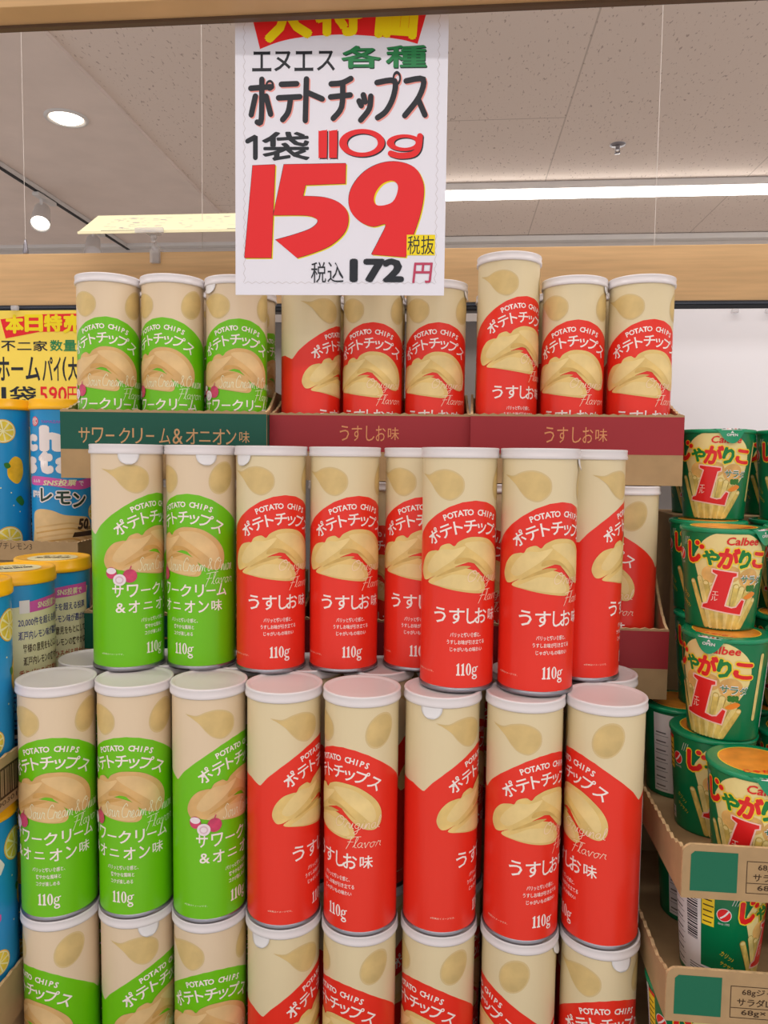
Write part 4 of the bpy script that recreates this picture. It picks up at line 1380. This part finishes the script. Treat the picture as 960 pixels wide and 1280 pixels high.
def make_blue():
    root = empty('lemon_chip_can', (0, 0, 0))
    a, fm = blue_label()
    b = a.bm(fm, dx=bang(5))
    bm_obj('paper_tube', b, a.mats, root, smooth=True)
    b = bmesh.new(); lathe(b, [(0, .003), (BR - .002, .003), (BR - .001, 0), (BR + .0006, 0), (BR + .0006, .003), (BR - .0004, .0034)], 48); bm_obj('bottom_rim', b, STEEL, root)
    b = bmesh.new()
    lathe(b, [(BR - .0006, BH - .014), (BRL - .0006, BH - .014), (BRL, BH - .0132), (BRL, BH - .0092), (BRL - .0008, BH - .0086), (BRL - .0008, BH - .0012), (BRL - .0016, BH), (BRL - .004, BH), (BRL - .005, BH - .0014), (0, BH - .0014)], 56)
    cap = bm_obj('cap', b, CSYEL, root)
    a = Art()
    a.ell(0, 0, .027, .027, LEMONP, 0, n=36)
    a.fit('期間限定', -.019, -.004, .019, .005, BROWNI, 1, w=.02)
    a.fit('レモン味', -.014, -.015, .014, -.008, BROWNI, 1, w=.02)
    b = a.bm(lambda x, y, h: Vector((x, y, BH - .0012 + h)))
    bm_obj('cap_print', b, a.mats, cap)
    register(root)
    return root
BLUE = make_blue()
blue_used = [0]
def blue(px, depth, ztop, phi, label):
    o = copy_tree(BLUE) if blue_used[0] else BLUE
    blue_used[0] = 1
    p = at_depth(px, depth, ztop - BH)
    o.location = p
    o.rotation_euler = (0, 0, facing(p.x, p.y, phi))
    tag(o, label, 'chip can', 'blue lemon chip cans at left')
    return p
ZB1, ZB2 = .0710, -.1178
b1 = blue(81, 1.030, ZB1, -4, 'blue lemon chip can with big white lettering, beside the dark green tray')
b0 = blue(3, 1.035, ZB1, -98, 'blue lemon chip can with lemon slices, left of the white lettered can')
# the second stack runs nearly straight away from the camera, its right wall just clear of the first green can
DLT = radians(3.5)
def wall_x(d): return -.349 + (d - .7075) * tan(DLT)
def bpx(d): return 480 + (wall_x(d) - .0446) / d * F_PX
def under(p, label, phi):
    o = copy_tree(BLUE)
    o.location = (p.x, p.y, CZ + ZB3 - BH)
    o.rotation_euler = (0, 0, facing(p.x, p.y, phi))
    tag(o, label, 'chip can', 'blue lemon chip cans at left')
    return o.location.copy()
ZB3 = ZB2 - BH - .0036
q1 = blue(bpx(.883), .883, ZB2, 162, 'blue lemon chip can with yellow cap, farthest right of the second level')
q2 = blue(bpx(.800), .800, ZB2, 190, 'blue lemon chip can showing 20,000 on its note, middle of the second level')
q3 = blue(bpx(.717), .717, ZB2, -39, 'blue lemon chip can cut by the left edge, nearest of the second level')
r2 = under(q2, 'blue lemon chip can low at the left edge, below the barcode tray', -122)
r3 = under(q3, 'blue lemon chip can outside the left edge, third level', -39)
r1 = under(q1, 'blue lemon chip can third level, hidden behind the left green cans', -98)
def blue_tray(x0, x1, y0, y1, z, fh, label, seed, text=False, code=False, rz=0.0, org=None, drop=0.0):
    # drop: how far the walls hang below the base, capping the cans underneath
    root = empty('carton_tray', org or ((x0 + x1) / 2, y0, z + CZ), rz)
    tag(root, label, 'cardboard tray', 'brown trays under the blue cans')
    W, D, th = x1 - x0, y1 - y0, .0028
    b = bmesh.new(); box(b, (0, D / 2, .0012), (W - .0002, D - .0002, .0024), bevel=.0003); bm_obj('base', b, KRAFT, root)
    if drop:
        b = bmesh.new(); box(b, (0, D / 2, -.0138), (W - .0062, D - .0062, .0272), bevel=.0006); bm_obj('corrugated_pad', b, KRAFTIN, root)
    for nm, s in (('front_panel', 0), ('back_panel', 1)):
        a = Art()
        pts = [(-W / 2, -drop), (W / 2, -drop)] + jag(W / 2, -W / 2, fh - .001, .0014, 36, seed + s)
        a.poly(pts, KRAFT, 0)
        if s == 0 and text:
            a.fit('プチレモン3', W * .5 - .110, fh - .0118, W * .5 - .062, fh - .0026, BROWNI, 1, w=.0)
        b = panel(a, pts, (lambda x, y, h: Vector((x, -th * .5 - h, y))) if s == 0 else (lambda x, y, h: Vector((x, D + th * .5 + h, y))), th)
        bm_obj(nm, b, a.mats, root)
    for s in (-1, 1):
        a = Art()
        pts = [(0, -drop), (D, -drop)] + jag(D, 0, fh - .001, .0014, 36, seed + 7 + s)
        a.poly(pts, KRAFT, 0)
        if code:
            m_ = D * .22
            t_ = .0022
            z0 = fh - .012
            a.rect(m_ - .055, z0, m_ + .055, z0 + t_, BROWNI, 1)
            a.rect(m_ - .055, z0 - .027, m_ + .055, z0 - .027 + t_, BROWNI, 1)
            rnd = random.Random(9)
            x = m_ - .052
            while x < m_ + .05:
                w_ = rnd.choice((.0008, .0014, .0022))
                a.rect(x, z0 - .025, x + w_, z0, BROWNI, 1)
                x += w_ + rnd.choice((.001, .0018))
            a.fit('4 903015 147 020', m_ - .05, z0 - .0335, m_ + .05, z0 - .0290, BROWNI, 1)
        sx = s * (W / 2 - th * .5)
        b = panel(a, pts, lambda x, y, h, sx=sx, s=s: Vector((sx + s * h, x, y)), th)
        bm_obj('side_panel', b, a.mats, root)
    return root
def xr(*ps): return max(p.x for p in ps)
X1 = b1.x + BRL + .004
blue_tray(X1 - .22, X1, min(b1.y, b0.y) - BRL - .004, b1.y + .10, ZB1 - BH - .0030, .026, 'brown carton tray lettered in katakana at left, under the upper blue cans', 51, text=True)
TRZ = YAW - DLT
back = Vector((-sin(TRZ), cos(TRZ), 0))
def tray_at(p, z):
    q = p - back * (BRL + .005)
    return (q.x, q.y, CZ + z)
LD = (q1 - q3).length + 2 * BRL + .010
HW = .0446
blue_tray(-HW, HW, 0, LD, 0, .050, 'brown carton tray with a printed barcode on its side at the left edge', 61, code=True, rz=TRZ, org=tray_at(q3, ZB2 - BH - .0030))
blue_tray(-HW, HW, 0, LD, 0, .050, 'brown carton tray at the lower left corner, jagged upper edge', 71, rz=TRZ, org=tray_at(q3, ZB3 - BH - .0030))

# ------------------------------------------------------------------ what carries it all
ZD = Z4                          # top of the display deck
r = empty('display_table', (0, .85, 0))
tag(r, 'low dark display table carrying the whole stack of cans', 'display table')
b = bmesh.new(); box(b, (0, .05, CZ + ZD - .0155), (1.9, 1.0, .030), bevel=.003); bm_obj('table_top', b, DARKM, r)
for sx in (-.9, .9):
    for sy in (-.40, .5):
        b = bmesh.new(); box(b, (sx, sy, (CZ + ZD - .031) / 2), (.04, .04, CZ + ZD - .0315), bevel=.003); bm_obj('leg', b, GREYM, r)
def carton(x0, x1, y0, y1, z1, label):
    root = empty('shipping_carton', ((x0 + x1) / 2, (y0 + y1) / 2, CZ + ZD))
    tag(root, label, 'carton')
    h_ = z1 - ZD - .0004
    b = bmesh.new(); box(b, (0, 0, h_ / 2), (x1 - x0, y1 - y0, h_), bevel=.0012); bm_obj('carton_body', b, KRAFT, root)
    b = bmesh.new(); box(b, (0, -(y1 - y0) / 2 - .0003, h_ / 2), (.05, .0005, h_ * .9)); bm_obj('packing_tape', b, mat('tape', (198, 170, 120), .2, .5), root)
carton(-.425, -.02, YLOW - .003, YLOW + TD + .004, ZLL, 'plain brown carton under the lowest left and middle printed trays')
carton(.01, .245, .914, .918 + TD + .004, ZLL, 'plain brown carton under the lowest right printed tray')
zt1b = ZB1 - BH - .0034
carton(X1 - .21, X1 - .052, b1.y - .040, b1.y + .10, zt1b, 'plain brown carton carrying the upper blue can tray')
lo_ = Vector(tray_at(q3, 0)) + back * (LD / 2)
lc = empty('shipping_carton', (lo_.x, lo_.y, CZ + ZD), TRZ)
tag(lc, 'plain brown carton carrying the lower left carton tray', 'carton')
hh_ = ZB3 - BH - .0032 - ZD
b = bmesh.new(); box(b, (0, 0, hh_ / 2 + .0001), (.080, LD - .008, hh_ - .0002), bevel=.0012); bm_obj('carton_body', b, KRAFT, lc)
b = bmesh.new(); box(b, (0, -(LD - .008) / 2 - .0003, hh_ / 2), (.03, .0005, hh_ * .9)); bm_obj('packing_tape', b, mat('tape', (198, 170, 120), .2, .5), lc)
ct = on_z(826, 1440, zt3)
carton(ct.x + .030, ct.x + .34, ct.y + .002, ct.y + .27, zt3 - .0002, 'plain brown carton carrying the trays of green snack cups')

pk = at_depth(874, .935, ZA)
carton(pk.x - .042, pk.x + .135, pk.y - .040, pk.y + .06, ZA - .0002, 'plain brown carton behind the snack cups carrying the rear top cups')

# gondola back panel
b = bmesh.new(); box(b, (0, YB + .03, (CZ + ZD + zr0) / 2 - .005), (2.6, .02, zr0 - (CZ + ZD) - .012), bevel=.002)
tag(bm_obj('gondola_back_panel', b, mat('gondola_panel', (150, 144, 140), .6, .3)), 'grey gondola back panel behind the snack cups and cans', 'panel')

# ------------------------------------------------------------------ signs on the rail
ys = YB - .0125
def sheet(name, x0, x1, z0, z1, art, label, cat, mats):
    b = art.bm(lambda x, y, h: Vector((x, -.0004 - h, y)), eps=.0002)
    bb = bmesh.new(); box(bb, ((x0 + x1) / 2, .0002, (z0 + z1) / 2), (x1 - x0, .0008, z1 - z0))
    me = bpy.data.meshes.new('tmp'); bb.to_mesh(me); bb.free(); b.from_mesh(me); bpy.data.meshes.remove(me)
    return b
# white blank sheet at right
xa, xb = on_y(838, 450, ys).x, on_y(1010, 450, ys).x
zta, zba = on_y(900, 386, ys).z, on_y(900, 566, ys).z
r = empty('blank_sheet', (0, ys, 0))
tag(r, 'plain white sheet hanging above the green snack cups', 'sheet')
a = Art(); a.rect(xa, zba, xb, zta, PAPERB, 0)
bm_obj('paper', sheet('paper', xa, xb, zba, zta, a, '', '', None), a.mats, r)
for px in (918, 960):
    q = on_y(px, 389, ys)
    b = bmesh.new(); box(b, (q.x, -.003, q.z), (.010, .006, .006), bevel=.0018)
    bm_obj('clip', b, CLEAR, r)
# yellow sale sign at left
def YX(px): return on_y(px, 450, ys).x
def YZ(py): return on_y(48, py, ys).z
r = empty('sale_sign', (0, ys, 0))
tag(r, 'yellow sale sign with red ribbon and 590 yen, behind the leftmost green can', 'sale sign')
a = Art()
a.rect(YX(-42), YZ(560), YX(150), YZ(388), YPAP, 0)
a.poly([(YX(x), YZ(y)) for x, y in ((2, 399), (50, 393), (110, 392), (140, 396), (136, 420), (100, 414), (50, 415), (8, 423))], SRED, 1)
for i, ch in enumerate('本日特売'):
    a.fit(ch, YX(8 + i * 24), YZ(417 - (2 if i in (1, 2) else 0)), YX(31 + i * 24), YZ(393), SYEL, 2, w=.05)
for i, ch in enumerate('不二家'):
    a.fit(ch, YX(2 + i * 20), YZ(439 - (1.5 if ch == '二' else 0)), YX(20 + i * 20), YZ(426 + (2 if ch == '二' else 0)), SBLK, 1, w=.018)
for i, ch in enumerate('数量限定'):
    a.fit(ch, YX(63 + i * 17), YZ(439), YX(79 + i * 17), YZ(425), SGRN, 1, w=.02)
for ch, x0, x1 in (('ホ', -3, 12), ('ー', 14, 29), ('ム', 32, 50), ('パ', 53, 66), ('イ', 67, 76), ('(', 78, 83), ('大', 85, 98), ('袋', 100, 113), (')', 115, 120)):
    if ch == 'ー':
        a.fit(ch, YX(x0), YZ(463), YX(x1), YZ(459), SBLK, 1, w=.018)
    else:
        a.fit(ch, YX(x0), YZ(476), YX(x1), YZ(446), SBLK, 1, w=.018)
a.fit('1', YX(1), YZ(503), YX(7), YZ(484), SBLK, 1, w=.02)
a.fit('袋', YX(11), YZ(503), YX(45), YZ(483), SBLK, 1, w=.018)
a.fit('590', YX(49), YZ(503), YX(83), YZ(483), SRED, 1, w=.015)
a.fit('円', YX(84), YZ(503), YX(97), YZ(483), SRED, 1, w=.01)
bm_obj('paper', sheet('paper', YX(-42), YX(150), YZ(560), YZ(388), a, '', '', None), a.mats, r)
for px in (20, 110):
    q = on_y(px, 387, ys)
    b = bmesh.new(); box(b, (q.x, -.003, q.z + .002), (.012, .006, .008), bevel=.0018)
    bm_obj('clip', b, CLEAR, r)

# pale yellow card held level by a clear clip on the header board
cl = on_y(194, 326, YB - .004)
c0 = on_y(97, 291, 1.17)
c1 = on_y(330, 288, 1.17)
r = empty('card_holder_clip', (cl.x, YB, zt))
tag(r, 'clear plastic swivel clip on the header board, holding the pale card', 'clip')
hz = c0.z - zt
b = bmesh.new(); box(b, (0, -.004, -.008), (.016, .008, .022), bevel=.002); box(b, (0, .012, .0045), (.014, .034, .006), bevel=.002); bm_obj('clamp', b, CLEAR, r)
b = bmesh.new(); tube(b, [(0, -.006, .002), (.002, -.012, .012), (.003, -.018, hz - .010)], .0038, 10); lathe(b, [(0, .0135), (.004, .015), (.0055, .019), (.004, .023), (0, .0245)], 16, center=(.003, -.017)); bm_obj('stem', b, CLEAR, r)
b = bmesh.new(); box(b, (.003, -.034, hz + .001), (.046, .004, .008), bevel=.001); bm_obj('jaw', b, CLEAR, r)
b = bmesh.new(); box(b, (.003, -.020, hz + .001), (.020, .022, .004), bevel=.001); bm_obj('jaw', b, CLEAR, r)
b = bmesh.new()
tilt = radians(34)
cw = c1.x - c0.x
a = Art()
a.rect(0, 0, cw, .085, YPAPL, 0)
for (u0, u1, v0, v1) in ((.12, .38, .004, .007), (.80, .98, .004, .007)):
    a.rect(cw * u0, v0, cw * u1, v1, GREYM, 1)
rnd = random.Random(2)
for k in range(46):
    u, v = rnd.uniform(.10, .42), rnd.uniform(.012, .07)
    a.rect(cw * u, v, cw * u + rnd.uniform(.003, .012), v + .0012, SGREY, 1)
for k in range(30):
    u, v = rnd.uniform(.5, .95), rnd.uniform(.012, .07)
    a.rect(cw * u, v, cw * u + rnd.uniform(.003, .012), v + .0012, SGREY, 1)
card = empty('pale_card', (c0.x, YB - .030, c0.z))
tag(card, 'pale yellow card lying nearly flat above the header board, left of the price sign', 'card')
ct_, st_ = cos(tilt), sin(tilt)
def cf(x, y, h): return Vector((x, y * ct_ * 1.0 + h * st_, -y * 0 - y * 0 + y * st_ * 0 - h * ct_ + y * .18))
b = a.bm(lambda x, y, h: Vector((x, y * ct_ - h * st_, y * st_ + h * ct_ + .0006)), eps=.0002)
t2 = a.bm(lambda x, y, h: Vector((x, y * ct_ + h * st_, y * st_ - h * ct_ - .0006)), eps=.0002)
me = bpy.data.meshes.new('tmp'); t2.to_mesh(me); t2.free(); b.from_mesh(me); bpy.data.meshes.remove(me)
e = bmesh.new(); box(e, (cw / 2, 0, 0), (cw, .0012, .0040), rot=None)
me = bpy.data.meshes.new('tmp'); e.to_mesh(me); e.free(); b.from_mesh(me); bpy.data.meshes.remove(me)
bm_obj('card_sheet', b, a.mats, card)
